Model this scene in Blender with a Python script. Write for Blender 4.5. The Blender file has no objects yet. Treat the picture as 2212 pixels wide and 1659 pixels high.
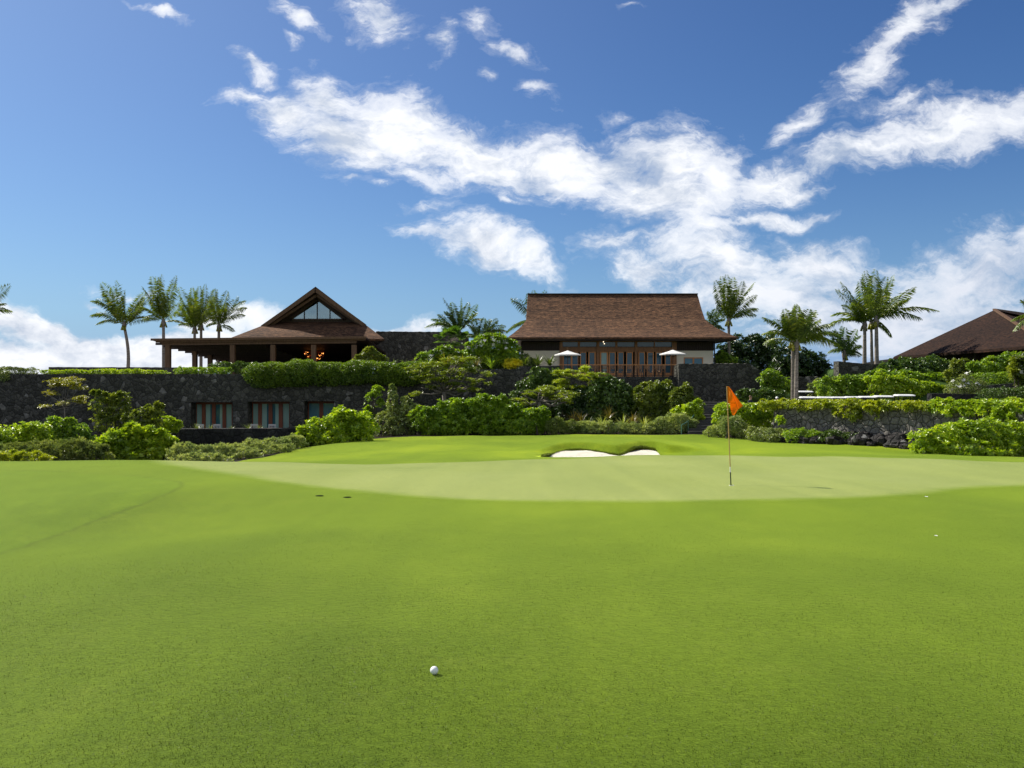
import bpy, math, random
import numpy as np
from mathutils import Vector, Matrix

random.seed(7)
RNG = np.random.default_rng(11)
SC = bpy.context.scene
COL = SC.collection
F, HZ, EYE = 1843.0, 815.0, 1.57          # focal length and horizon row in a 2212 px wide frame, eye height


def at(px, py, Y):
    """World point seen at (px, py) of the 2212 x 1659 photograph when it stands Y metres away."""
    return np.array([(px - 1106.0) / F * Y, Y, EYE - (py - HZ) / F * Y])


def lin(r, g, b):
    f = lambda c: (c / 255 / 12.92) if c / 255 <= 0.04045 else ((c / 255 + 0.055) / 1.055) ** 2.4
    return (f(r), f(g), f(b), 1.0)


# ------------------------------------------------------------------ objects
def tag(o, label=None, cat=None, group=None, kind=None):
    if label: o['label'] = label
    if cat: o['category'] = cat
    if group: o['group'] = group
    if kind: o['kind'] = kind
    return o


def empty(name, loc, label, cat, group=None, rz=0.0):
    o = bpy.data.objects.new(name, None)
    COL.objects.link(o)
    o.location = loc
    o.rotation_euler = (0, 0, rz)
    o.empty_display_size = 0.2
    return tag(o, label, cat, group)


def link_mesh(name, me, mats, parent=None):
    o = bpy.data.objects.new(name, me)
    COL.objects.link(o)
    for m in (mats if isinstance(mats, (list, tuple)) else [mats]):
        me.materials.append(m)
    if parent is not None:
        o.parent = parent
        # meshes are built in world metres: bring them into the parent's frame
        M = (Matrix.Translation(parent_world(parent)) @ Matrix.Rotation(parent_rz(parent), 4, 'Z')).inverted()
        me.transform(M)
    return o


def parent_world(p):
    v = Vector(p.location)
    while p.parent is not None:
        p = p.parent
        v = v + Vector(p.location)
    return v


def parent_rz(p):
    while p.parent is not None:
        p = p.parent
    return p.rotation_euler.z


def copy_tree(o, parent=None):
    c = o.copy()
    COL.objects.link(c)
    if parent is not None:
        c.parent = parent
    for ch in list(o.children):
        copy_tree(ch, c)
    return c


class MB:
    """Collects shapes, then links them as one mesh object."""
    def __init__(self):
        self.v, self.f, self.m = [], [], []

    def add(self, verts, faces, mi=0):
        b = len(self.v)
        self.v += [tuple(map(float, p)) for p in verts]
        self.f += [tuple(b + i for i in fc) for fc in faces]
        self.m += [mi] * len(faces)
        return self

    def box(self, x0, x1, y0, y1, z0, z1, mi=0):
        v = [(x0, y0, z0), (x1, y0, z0), (x1, y1, z0), (x0, y1, z0), (x0, y0, z1), (x1, y0, z1), (x1, y1, z1), (x0, y1, z1)]
        return self.add(v, [(0, 3, 2, 1), (4, 5, 6, 7), (0, 1, 5, 4), (1, 2, 6, 5), (2, 3, 7, 6), (3, 0, 4, 7)], mi)

    def bar(self, a, b, w, h, mi=0, up=(0, 0, 1)):
        """A beam of section w x h from a to b."""
        a, b = Vector(a), Vector(b)
        d = (b - a).normalized()
        s = d.cross(Vector(up))
        if s.length < 1e-4: s = d.cross(Vector((1, 0, 0)))
        s.normalize()
        u = s.cross(d).normalized()
        v = []
        for p in (a, b):
            for sx, sz in ((-1, -1), (1, -1), (1, 1), (-1, 1)):
                v.append(p + s * (sx * w / 2) + u * (sz * h / 2))
        return self.add(v, [(0, 1, 2, 3), (7, 6, 5, 4), (0, 4, 5, 1), (1, 5, 6, 2), (2, 6, 7, 3), (3, 7, 4, 0)], mi)

    def tube(self, pts, rad, n=8, mi=0, cap=True):
        pts = [Vector(p) for p in pts]
        if not hasattr(rad, '__len__'): rad = [rad] * len(pts)
        v, f = [], []
        ref = Vector((0.31, 0.87, 0.2))
        for i, p in enumerate(pts):
            d = (pts[min(i + 1, len(pts) - 1)] - pts[max(i - 1, 0)])
            d = d.normalized() if d.length > 1e-9 else Vector((0, 0, 1))
            s = d.cross(ref)
            if s.length < 1e-3: s = d.cross(Vector((1, 0, 0)))
            s.normalize()
            t = d.cross(s)
            for k in range(n):
                a = 2 * math.pi * k / n
                v.append(p + s * (math.cos(a) * rad[i]) + t * (math.sin(a) * rad[i]))
        for i in range(len(pts) - 1):
            for k in range(n):
                k2 = (k + 1) % n
                f.append((i * n + k, i * n + k2, (i + 1) * n + k2, (i + 1) * n + k))
        if cap:
            f.append(tuple(range(n - 1, -1, -1)))
            f.append(tuple((len(pts) - 1) * n + k for k in range(n)))
        return self.add(v, f, mi)

    def lathe(self, prof, c, n=24, mi=0):
        """prof: list of (r, z) about the vertical through c."""
        v, f = [], []
        for r, z in prof:
            for k in range(n):
                a = 2 * math.pi * k / n
                v.append((c[0] + r * math.cos(a), c[1] + r * math.sin(a), c[2] + z))
        for i in range(len(prof) - 1):
            for k in range(n):
                k2 = (k + 1) % n
                f.append((i * n + k, i * n + k2, (i + 1) * n + k2, (i + 1) * n + k))
        return self.add(v, f, mi)

    def slab(self, corners, t, mi=0, down=None):
        """A plate: polygon of corners, thickness t pushed along -normal (or along the vector down)."""
        c = [Vector(p) for p in corners]
        n = Vector((0, 0, 0))
        for i in range(len(c)):
            a, b = c[i], c[(i + 1) % len(c)]
            n += a.cross(b)
        n.normalize()
        d = Vector(down) if down is not None else -n * t
        k = len(c)
        v = c + [p + d for p in c]
        f = [tuple(range(k)), tuple(range(2 * k - 1, k - 1, -1))]
        for i in range(k):
            j = (i + 1) % k
            f.append((i, k + i, k + j, j))
        return self.add(v, f, mi)

    def build(self, name, mats, parent=None, smooth=False, uv=False):
        me = bpy.data.meshes.new(name)
        me.from_pydata(self.v, [], self.f)
        for p, mi in zip(me.polygons, self.m):
            p.material_index = mi
            p.use_smooth = smooth
        if uv:
            face_uv(me)
        me.update()
        return link_mesh(name, me, mats, parent)


def face_uv(me):
    """UV in metres: u along the horizontal of each face, v up its slope."""
    ul = me.uv_layers.new(name='UVMap')
    for p in me.polygons:
        n = p.normal
        u = Vector((0, 0, 1)).cross(n)
        if u.length < 1e-4: u = Vector((1, 0, 0))
        u.normalize()
        w = n.cross(u)
        for li in p.loop_indices:
            co = me.vertices[me.loops[li].vertex_index].co
            ul.data[li].uv = (co.dot(u), co.dot(w))


def np_mesh(name, V, T, mats, parent=None, smooth=False, attr=None):
    """Mesh object from arrays: V (n,3) and T (m,3|4)."""
    me = bpy.data.meshes.new(name)
    V = np.ascontiguousarray(V, dtype=np.float32)
    T = np.ascontiguousarray(T, dtype=np.int32)
    m, k = T.shape
    me.vertices.add(len(V))
    me.vertices.foreach_set('co', V.ravel())
    me.loops.add(m * k)
    me.loops.foreach_set('vertex_index', T.ravel())
    me.polygons.add(m)
    me.polygons.foreach_set('loop_start', np.arange(0, m * k, k, dtype=np.int32))
    if smooth:
        me.polygons.foreach_set('use_smooth', np.ones(m, dtype=bool))
    if attr:
        for an, arr in attr.items():
            a = me.attributes.new(an, 'FLOAT', 'POINT')
            a.data.foreach_set('value', np.ascontiguousarray(arr, dtype=np.float32))
    me.update(calc_edges=True)
    me.validate()
    return link_mesh(name, me, mats, parent)


# ------------------------------------------------------------------ materials
def new_mat(name):
    m = bpy.data.materials.new(name)
    m.use_nodes = True
    nt = m.node_tree
    nt.nodes.clear()
    out = nt.nodes.new('ShaderNodeOutputMaterial')
    return m, nt, out


def nd(nt, kind, **kw):
    n = nt.nodes.new(kind)
    for k, v in kw.items():
        if k.startswith('i_'):
            key = k[2:]
            key = int(key) if key.isdigit() else key.replace('_', ' ')
            n.inputs[key].default_value = v
        else:
            setattr(n, k, v)
    return n


def ramp(nt, fac, stops, interp='LINEAR'):
    r = nt.nodes.new('ShaderNodeValToRGB')
    r.color_ramp.interpolation = interp
    e = r.color_ramp.elements
    while len(e) < len(stops): e.new(0.5)
    for el, (p, c) in zip(e, stops):
        el.position = p
        el.color = c if len(c) == 4 else (*c, 1)
    nt.links.new(fac, r.inputs['Fac'])
    return r.outputs['Color']


def mixc(nt, fac, a, b, mode='MIX'):
    n = nt.nodes.new('ShaderNodeMix')
    n.data_type = 'RGBA'
    n.blend_type = mode
    for sock, val in ((n.inputs[0], fac), (n.inputs[6], a), (n.inputs[7], b)):
        if hasattr(val, 'is_linked'): nt.links.new(val, sock)
        else: sock.default_value = val if not isinstance(val, tuple) or len(val) == 4 else (*val, 1)
    return n.outputs[2]


def math_n(nt, op, a, b=None, c=None, clamp=False):
    n = nt.nodes.new('ShaderNodeMath')
    n.operation = op
    n.use_clamp = clamp
    for i, val in enumerate((a, b, c)):
        if val is None: continue
        if hasattr(val, 'is_linked'): nt.links.new(val, n.inputs[i])
        else: n.inputs[i].default_value = val
    return n.outputs[0]


def noise(nt, vec, scale, detail=3.0, rough=0.55, dist=0.0):
    n = nd(nt, 'ShaderNodeTexNoise')
    n.inputs['Scale'].default_value = scale
    n.inputs['Detail'].default_value = detail
    n.inputs['Roughness'].default_value = rough
    n.inputs['Distortion'].default_value = dist
    if vec is not None: nt.links.new(vec, n.inputs['Vector'])
    return n.outputs['Fac']


def mapped(nt, vec, scale=(1, 1, 1), rot=(0, 0, 0), loc=(0, 0, 0)):
    n = nd(nt, 'ShaderNodeMapping')
    n.inputs['Scale'].default_value = scale
    n.inputs['Rotation'].default_value = rot
    n.inputs['Location'].default_value = loc
    nt.links.new(vec, n.inputs['Vector'])
    return n.outputs['Vector']


def bump(nt, h, strength, dist):
    n = nd(nt, 'ShaderNodeBump')
    n.inputs['Strength'].default_value = strength
    n.inputs['Distance'].default_value = dist
    nt.links.new(h, n.inputs['Height'])
    return n.outputs['Normal']


def principled(nt, out, color, rough=0.7, spec=0.3, normal=None, **kw):
    p = nd(nt, 'ShaderNodeBsdfPrincipled')
    if hasattr(color, 'is_linked'): nt.links.new(color, p.inputs['Base Color'])
    else: p.inputs['Base Color'].default_value = color if len(color) == 4 else (*color, 1)
    if hasattr(rough, 'is_linked'): nt.links.new(rough, p.inputs['Roughness'])
    else: p.inputs['Roughness'].default_value = rough
    p.inputs['Specular IOR Level'].default_value = spec
    if normal is not None: nt.links.new(normal, p.inputs['Normal'])
    for k, v in kw.items():
        p.inputs[k.replace('_', ' ')].default_value = v
    nt.links.new(p.outputs[0], out.inputs['Surface'])
    return p


def wpos(nt):
    return nd(nt, 'ShaderNodeNewGeometry').outputs['Position']


def leaf_mat(name, c1, c2, c3=None, rough=0.36, spec=0.6, trans=0.38, tcol=None):
    """Leaves: each leaf its own tone between c1 and c2 (a few c3), shining and letting light through."""
    m, nt, out = new_mat(name)
    g = nd(nt, 'ShaderNodeNewGeometry')
    rnd = g.outputs['Random Per Island']
    stops = [(0.0, c1), (0.85, c2)] if c3 is None else [(0.0, c1), (0.8, c2), (0.93, c2), (1.0, c3)]
    col = ramp(nt, rnd, stops)
    big = noise(nt, g.outputs['Position'], 0.9, 2.0)
    col = mixc(nt, 1.0, col, ramp(nt, big, [(0.3, (0.62, 0.70, 0.68)), (0.7, (1.28, 1.20, 1.05))]), 'MULTIPLY')
    p = principled(nt, out, col, rough, spec)
    t = nd(nt, 'ShaderNodeBsdfTranslucent')
    tc = mixc(nt, 1.0, col, tcol or (1.5, 1.45, 0.6, 1), 'MULTIPLY')
    nt.links.new(tc, t.inputs['Color'])
    mx = nd(nt, 'ShaderNodeMixShader')
    mx.inputs[0].default_value = trans
    nt.links.new(p.outputs[0], mx.inputs[1])
    nt.links.new(t.outputs[0], mx.inputs[2])
    nt.links.new(mx.outputs[0], out.inputs['Surface'])
    return m


def lava_mat(name, scale, base, light, joint, patch=0.06, patchcol=(0.2, 0.2, 0.19, 1), jw=0.05, bstr=0.8):
    """Dry-laid lava stone: cells of slightly different tone, dark joints, a few pale stones."""
    m, nt, out = new_mat(name)
    P = wpos(nt)
    w = nd(nt, 'ShaderNodeTexNoise', i_Scale=1.6, i_Detail=3.0)
    nt.links.new(P, w.inputs['Vector'])
    vs = nd(nt, 'ShaderNodeVectorMath', operation='SCALE')
    vs.inputs['Scale'].default_value = 0.28
    nt.links.new(w.outputs['Color'], vs.inputs[0])
    va = nd(nt, 'ShaderNodeVectorMath', operation='ADD')
    nt.links.new(P, va.inputs[0]); nt.links.new(vs.outputs[0], va.inputs[1])
    v1 = nd(nt, 'ShaderNodeTexVoronoi', i_Scale=scale)
    v2 = nd(nt, 'ShaderNodeTexVoronoi', feature='DISTANCE_TO_EDGE', i_Scale=scale)
    nt.links.new(va.outputs[0], v1.inputs['Vector']); nt.links.new(va.outputs[0], v2.inputs['Vector'])
    sep = nd(nt, 'ShaderNodeSeparateColor')
    nt.links.new(v1.outputs['Color'], sep.inputs[0])
    col = mixc(nt, sep.outputs[0], base, light)
    fine = noise(nt, P, 9.0, 5.0, 0.7)
    col = mixc(nt, 1.0, col, ramp(nt, fine, [(0.25, (0.45, 0.45, 0.47)), (0.75, (1.6, 1.55, 1.5))]), 'MULTIPLY')
    pale = math_n(nt, 'GREATER_THAN', sep.outputs[1], 1.0 - patch)
    pn = noise(nt, P, 3.0, 3.0)
    pale = math_n(nt, 'MULTIPLY', pale, math_n(nt, 'MULTIPLY_ADD', pn, 2.2, -0.6, clamp=True))
    col = mixc(nt, pale, col, patchcol)
    lich = ramp(nt, noise(nt, P, 0.7, 5.0, 0.65), [(0.52, (0, 0, 0)), (0.68, (1, 1, 1))])
    col = mixc(nt, math_n(nt, 'MULTIPLY', lich, 0.22), col, (0.075, 0.085, 0.075, 1))
    edge = ramp(nt, v2.outputs['Distance'], [(0.0, (1, 1, 1)), (jw, (0, 0, 0))])
    col = mixc(nt, edge, col, joint)
    hgt = math_n(nt, 'ADD', math_n(nt, 'MINIMUM', v2.outputs['Distance'], 0.18), math_n(nt, 'MULTIPLY', fine, 0.12))
    principled(nt, out, col, 0.9, 0.15, bump(nt, hgt, bstr, 0.35))
    return m


def shingle_mat(name, c1, c2, c3, mortar):
    m, nt, out = new_mat(name)
    uv = nd(nt, 'ShaderNodeUVMap').outputs[0]
    b = nd(nt, 'ShaderNodeTexBrick', offset=0.37, squash=1.0)
    b.inputs['Scale'].default_value = 1.0
    b.inputs['Brick Width'].default_value = 0.34
    b.inputs['Row Height'].default_value = 0.20
    b.inputs['Mortar Size'].default_value = 0.022
    b.inputs['Bias'].default_value = -0.1
    b.inputs['Color1'].default_value = c1
    b.inputs['Color2'].default_value = c2
    b.inputs['Mortar'].default_value = mortar
    nt.links.new(uv, b.inputs['Vector'])
    st = noise(nt, mapped(nt, uv, (0.9, 4.5, 1)), 1.0, 4.0, 0.7)
    col = mixc(nt, ramp(nt, st, [(0.42, (0, 0, 0)), (0.7, (1, 1, 1))]), b.outputs['Color'], c3)
    wx = noise(nt, uv, 0.35, 4.0, 0.6)
    col = mixc(nt, 1.0, col, ramp(nt, wx, [(0.3, (0.7, 0.7, 0.72)), (0.7, (1.25, 1.2, 1.15))]), 'MULTIPLY')
    fn = noise(nt, mapped(nt, uv, (1.6, 5.0, 1)), 2.0, 3.0, 0.6)
    col = mixc(nt, 1.0, col, ramp(nt, fn, [(0.32, (0.32, 0.32, 0.32)), (0.7, (2.1, 2.0, 1.85))]), 'MULTIPLY')
    sx = nd(nt, 'ShaderNodeSeparateXYZ')
    nt.links.new(uv, sx.inputs[0])
    saw = math_n(nt, 'FRACT', math_n(nt, 'DIVIDE', sx.outputs[1], 0.20))
    h = math_n(nt, 'ADD', math_n(nt, 'MULTIPLY', saw, -0.6), st)
    principled(nt, out, col, 0.88, 0.15, bump(nt, h, 0.5, 0.05))
    return m


def wood_mat(name, c1, c2, rough=0.55, axis=(6, 6, 0.6)):
    m, nt, out = new_mat(name)
    P = nd(nt, 'ShaderNodeTexCoord').outputs['Object']
    g = noise(nt, mapped(nt, P, axis), 2.0, 4.0, 0.6)
    col = mixc(nt, ramp(nt, g, [(0.3, (0, 0, 0)), (0.7, (1, 1, 1))]), c1, c2)
    principled(nt, out, col, rough, 0.3, bump(nt, g, 0.2, 0.02))
    return m


def plain_mat(name, c, rough=0.6, spec=0.3, var=0.15, scale=3.0, **kw):
    m, nt, out = new_mat(name)
    P = nd(nt, 'ShaderNodeTexCoord').outputs['Object']
    g = noise(nt, P, scale, 4.0, 0.6)
    lo = tuple(x * (1 - var) for x in c[:3])
    hi = tuple(x * (1 + var) for x in c[:3])
    col = mixc(nt, g, (*lo, 1), (*hi, 1))
    principled(nt, out, col, rough, spec, None, **kw)
    return m


def glass_mat(name, tint, refl=0.25):
    """Thin window glass: lets tinted light through and mirrors the surroundings."""
    m, nt, out = new_mat(name)
    t = nd(nt, 'ShaderNodeBsdfTransparent')
    t.inputs[0].default_value = tint
    gl = nd(nt, 'ShaderNodeBsdfGlossy')
    gl.inputs['Color'].default_value = (0.85, 0.95, 0.93, 1)
    P = wpos(nt)
    nt.links.new(bump(nt, noise(nt, P, 0.8, 1.0), 0.05, 0.1), gl.inputs['Normal'])
    gl.inputs['Roughness'].default_value = 0.03
    lw = nd(nt, 'ShaderNodeFresnel', i_IOR=1.5)
    fac = math_n(nt, 'ADD', lw.outputs[0], refl, clamp=True)
    mx = nd(nt, 'ShaderNodeMixShader')
    nt.links.new(fac, mx.inputs[0])
    nt.links.new(t.outputs[0], mx.inputs[1]); nt.links.new(gl.outputs[0], mx.inputs[2])
    nt.links.new(mx.outputs[0], out.inputs['Surface'])
    return m


def glow_mat(name, c, strength):
    m, nt, out = new_mat(name)
    e = nd(nt, 'ShaderNodeEmission')
    e.inputs[0].default_value = c
    e.inputs[1].default_value = strength
    nt.links.new(e.outputs[0], out.inputs['Surface'])
    return m


def turf_col(nt, dark, mid, lightc, straw, fine_scale, amt):
    """Colour of mown turf: drifts of tone, mower streaks, speckle of blades and the gaps between them."""
    P = wpos(nt)
    big = noise(nt, mapped(nt, P, (0.8, 0.5, 1)), 0.20, 5.0, 0.6, 0.5)
    col = ramp(nt, big, [(0.36, dark), (0.5, mid), (0.64, lightc)])
    md = noise(nt, P, 2.0, 6.0, 0.72)
    col = mixc(nt, math_n(nt, 'MULTIPLY', ramp(nt, md, [(0.5, (0, 0, 0)), (0.75, (1, 1, 1))]), 0.35), col, straw)
    st = noise(nt, mapped(nt, P, (1.1, 0.035, 1), (0, 0, 0.25)), 1.3, 3.0, 0.6)
    col = mixc(nt, 1.0, col, ramp(nt, st, [(0.35, (0.90, 0.91, 0.9)), (0.65, (1.10, 1.08, 1.05))]), 'MULTIPLY')
    fn = noise(nt, mapped(nt, P, (1, 0.7, 1)), fine_scale, 3.0, 0.75)
    col = mixc(nt, amt, col, ramp(nt, fn, [(0.28, (0.25, 0.3, 0.25)), (0.48, (1, 1, 1)), (0.75, (1.7, 1.6, 1.6))]), 'MULTIPLY')
    f2 = noise(nt, P, fine_scale * 0.2, 4.0, 0.7)
    col = mixc(nt, 0.8, col, ramp(nt, f2, [(0.3, (0.62, 0.66, 0.64)), (0.7, (1.32, 1.26, 1.2))]), 'MULTIPLY')
    h = math_n(nt, 'ADD', fn, math_n(nt, 'MULTIPLY', f2, 1.2))
    return col, h, md


def turf_bsdf(nt, out, col, h, tint=(0.80, 1.0, 0.11, 1)):
    p = principled(nt, out, col, 0.8, 0.05, bump(nt, h, 0.32, 0.02))
    p.inputs['Sheen Weight'].default_value = SHEEN
    p.inputs['Sheen Roughness'].default_value = 0.30
    p.inputs['Sheen Tint'].default_value = tint
    return p


SHEEN = 1.0
M = {}
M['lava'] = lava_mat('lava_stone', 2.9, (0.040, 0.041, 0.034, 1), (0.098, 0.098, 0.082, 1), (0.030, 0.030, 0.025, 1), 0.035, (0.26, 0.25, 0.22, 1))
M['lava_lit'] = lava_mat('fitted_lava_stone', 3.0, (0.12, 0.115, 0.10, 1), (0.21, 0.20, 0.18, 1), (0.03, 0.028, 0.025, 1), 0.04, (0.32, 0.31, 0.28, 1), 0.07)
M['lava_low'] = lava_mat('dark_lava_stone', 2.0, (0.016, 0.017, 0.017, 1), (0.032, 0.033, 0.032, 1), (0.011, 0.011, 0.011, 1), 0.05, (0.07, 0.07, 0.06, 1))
M['rock'] = lava_mat('lava_rock', 3.0, (0.012, 0.011, 0.011, 1), (0.05, 0.046, 0.044, 1), (0.006, 0.006, 0.006, 1), 0.06)
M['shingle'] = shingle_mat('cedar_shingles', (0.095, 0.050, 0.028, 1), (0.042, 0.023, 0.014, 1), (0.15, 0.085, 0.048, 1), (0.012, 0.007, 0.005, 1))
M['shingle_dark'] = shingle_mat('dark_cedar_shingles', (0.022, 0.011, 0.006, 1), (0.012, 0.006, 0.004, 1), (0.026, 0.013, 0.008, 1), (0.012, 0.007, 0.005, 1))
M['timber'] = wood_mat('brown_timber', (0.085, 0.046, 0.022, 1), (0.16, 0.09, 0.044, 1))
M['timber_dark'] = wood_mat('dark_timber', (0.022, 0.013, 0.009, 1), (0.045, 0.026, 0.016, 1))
M['redwood'] = wood_mat('red_brown_door_timber', (0.15, 0.045, 0.022, 1), (0.22, 0.07, 0.032, 1))
M['door'] = wood_mat('door_timber', (0.50, 0.205, 0.065, 1), (0.66, 0.31, 0.11, 1))
M['bay'] = wood_mat('bay_timber', (0.20, 0.095, 0.04, 1), (0.32, 0.16, 0.07, 1))
M['plaster'] = plain_mat('cream_plaster', (0.82, 0.75, 0.58), 0.85, 0.1, 0.08, 1.2)
M['glass'] = glass_mat('window_glass', (0.90, 1.0, 0.98, 1), 0.04)
M['glass_sky'] = glass_mat('gable_glass', (0.35, 0.5, 0.47, 1), 0.30)
M['pane_pale'] = plain_mat('curtained_pane', (0.26, 0.40, 0.34), 0.06, 0.5, 0.15, 0.8)
M['pane_dark'] = plain_mat('dark_pane', (0.035, 0.12, 0.14), 0.05, 0.5, 0.2, 0.8)
M['pane_teal'] = plain_mat('teal_pane', (0.09, 0.21, 0.25), 0.05, 0.5, 0.15, 0.5)
M['pane_deep'] = plain_mat('deep_teal_pane', (0.04, 0.10, 0.125), 0.05, 0.5, 0.4, 1.5)
M['curtain'] = plain_mat('pale_green_curtain', (0.72, 0.88, 0.78), 0.8, 0.1, 0.1, 2.0)
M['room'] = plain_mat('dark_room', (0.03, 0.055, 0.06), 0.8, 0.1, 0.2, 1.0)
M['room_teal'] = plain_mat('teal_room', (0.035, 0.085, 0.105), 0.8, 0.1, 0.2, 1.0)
M['canvas'] = plain_mat('ivory_canvas', (0.72, 0.71, 0.67), 0.8, 0.1, 0.06, 4.0)
M['white_cloth'] = plain_mat('white_canvas', (0.9, 0.9, 0.88), 0.75, 0.15, 0.04, 4.0)
M['white_paint'] = plain_mat('white_gelcoat', (0.82, 0.82, 0.80), 0.3, 0.5, 0.03, 2.0)
M['black_metal'] = plain_mat('black_metal', (0.012, 0.012, 0.013), 0.45, 0.4, 0.2, 4.0)
M['rubber'] = plain_mat('black_rubber', (0.015, 0.015, 0.015), 0.8, 0.2, 0.2, 6.0)
M['grey_seat'] = plain_mat('beige_vinyl', (0.30, 0.26, 0.2), 0.55, 0.3, 0.1, 5.0)
M['green_metal'] = plain_mat('green_painted_metal', (0.10, 0.22, 0.16), 0.4, 0.4, 0.1, 6.0)
M['step_stone'] = plain_mat('grey_step_stone', (0.075, 0.072, 0.068), 0.9, 0.15, 0.4, 5.0)
M['concrete'] = plain_mat('paving', (0.22, 0.20, 0.18), 0.9, 0.15, 0.15, 1.5)
M['soil'] = plain_mat('bed_soil', (0.028, 0.02, 0.013), 0.95, 0.05, 0.5, 1.5)
def sand_material():
    m, nt, out = new_mat('bunker_sand')
    P = wpos(nt)
    n1 = noise(nt, P, 4.0, 4.0, 0.6); n2 = noise(nt, P, 60.0, 3.0, 0.7)
    col = ramp(nt, n1, [(0.3, (0.58, 0.545, 0.44)), (0.7, (0.70, 0.66, 0.54))])
    w = nd(nt, 'ShaderNodeTexWave', i_Scale=2.2, i_Distortion=3.0, i_Detail=2.0)
    nt.links.new(mapped(nt, P, (1, 2.2, 1), (0, 0, 0.5)), w.inputs['Vector'])
    ft = nd(nt, 'ShaderNodeTexVoronoi', i_Scale=2.3)
    nt.links.new(P, ft.inputs['Vector'])
    h = math_n(nt, 'ADD', math_n(nt, 'MULTIPLY', w.outputs['Fac'], 0.35), math_n(nt, 'ADD', math_n(nt, 'MULTIPLY', n2, 0.3), math_n(nt, 'MULTIPLY', ramp(nt, ft.outputs['Distance'], [(0.0, (0, 0, 0)), (0.35, (1, 1, 1))]), 0.5)))
    principled(nt, out, col, 0.95, 0.05, bump(nt, h, 0.6, 0.06))
    return m
M['sand'] = sand_material()
M['lip'] = plain_mat('bunker_lip_soil', (0.075, 0.048, 0.018), 0.95, 0.05, 0.6, 9.0)
M['bark'] = wood_mat('grey_bark', (0.10, 0.085, 0.068, 1), (0.21, 0.19, 0.16, 1), 0.9, (4, 4, 14))
M['palm_bark'] = wood_mat('palm_bark', (0.12, 0.10, 0.08, 1), (0.28, 0.245, 0.205, 1), 0.9, (1.5, 1.5, 7))
M['stem'] = wood_mat('shrub_stem', (0.05, 0.04, 0.03, 1), (0.12, 0.10, 0.075, 1), 0.9)
# ------------------------------------------------------------------ terrain
CTRL = []                                   # (X, Y, Z)
def cp(px, py, Y): CTRL.append(at(px, py, Y))
def cw(x, y, z): CTRL.append(np.array([x, y, z], float))
for x in (-40, -16, -6, 0, 6, 16, 40):
    cw(x, -14, 0.15); cw(x, -5, 0.02)
for x in (-4, 0, 4): cw(x, 1.5, 0.0)
for px in (0, 1106, 2212): cp(px, 1659, 3.43)
for px in (300, 800, 1300, 1900): cp(px, 1465, 4.452)
for px, py in ((0, 1300), (1106, 1300), (2212, 1300)): cp(px, py, 6.2)
cp(1106, 1150, 10.2); cp(1700, 1150, 10.2); cp(2212, 1140, 10.6); cp(600, 1150, 10.2); cw(-6.4, 11.4, -0.70); cw(-5.0, 11.8, -0.64); cw(-8.8, 11.6, -0.70); cw(-9.6, 17.0, -0.34); cw(-7.4, 17.2, -0.44); cw(-13, 17.5, -0.34); cw(-12, 11.5, -0.7)
cp(1106, 1090, 14.2); cp(1500, 1090, 14.2); cp(2212, 1058, 17.0); cp(650, 1062, 15.6); cp(400, 1052, 15.2)
cp(1579, 1047, 18.6); cp(1000, 1047, 18.6)
cp(1106, 1012, 25); cp(1700, 1010, 25); cp(2212, 1016, 24)
cp(-250, 999, 20); cp(0, 997, 20.5); cp(150, 995, 21.5); cp(300, 997, 26); cp(480, 999, 29)
cp(700, 1001, 30.5); cp(1000, 995.5, 31.5); cp(1160, 990, 32); cp(1320, 985, 32.3); cp(1500, 982.5, 32.5); cp(1800, 984, 32); cp(2000, 988, 31.5); cp(2212, 994, 30.5); cp(2450, 1000, 29.5)
# the low ground behind the left mound
for px, Y, z in ((-250, 30, -2.0), (0, 30, -2.0), (150, 33, -2.2), (300, 35, -2.2), (0, 42, -2.9), (-300, 45, -2.9), (250, 45, -3.3), (400, 45, -3.2), (0, 58, -2.9), (300, 57, -3.7), (450, 57, -3.7), (600, 57, -3.2), (-400, 60, -2.7)):
    cw((px - 1106) / F * Y, Y, z)
# lawn beyond the green
cp(600, 984, 40); cp(520, 993, 37); cp(640, 969, 46); cp(800, 975, 40); cp(800, 949, 52); cp(900, 942, 54); cp(1000, 972, 40); cp(1100, 941, 54.5)
cp(1060, 955, 46); cp(1130, 977, 36.5); cp(1185, 987, 35)
cp(1200, 938, 55); cp(1350, 938, 55); cp(1500, 938, 54)
# grassy face behind the bunker
cp(1190, 981, 38.0); cp(1215, 974, 38.9); cp(1245, 970, 39.3); cp(1290, 976, 38.8); cp(1340, 984, 37.8); cp(1365, 972, 38.9); cp(1395, 967, 39.5); cp(1420, 972, 39.0); cp(1440, 982, 38.2)
cp(1330, 950, 47); cp(1450, 949, 47)
cp(1560, 972, 38); cp(1560, 952, 47); cp(1700, 972, 38); cp(1700, 956, 48); cp(1870, 959, 45.5); cp(1960, 968, 43); cp(2080, 982, 39.5); cp(2212, 988, 36.5); cp(2450, 996, 34)
for x, z in ((-45, -2.7), (-30, -2.7), (-15, -2.5), (0, -2.3), (12, -2.2), (20, -2.0)): cw(x, 66, z); cw(x, 100, z)
for x in (24, 32, 45): cw(x, 58, -1.7); cw(x, 66, -1.2)
cw(26, 75, 0.0); cw(33, 73, 1.6); cw(45, 72, 2.2); cw(26, 95, 0.5); cw(40, 95, 2.6); cw(60, 80, 2.6); cw(60, 110, 2.6)
for x in (-70, 70): cw(x, 10, -0.5); cw(x, 130, -1.5 if x < 0 else 2.0)
cw(0, 130, -2)
CTRL = np.array(CTRL)
BANK_H = 0.26
BKX = np.array([-1.0, 1.45, 1.8, 2.4, 2.95, 3.5, 4.3, 4.75, 5.3, 5.85, 6.3, 6.7, 7.1, 9.0])
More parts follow.
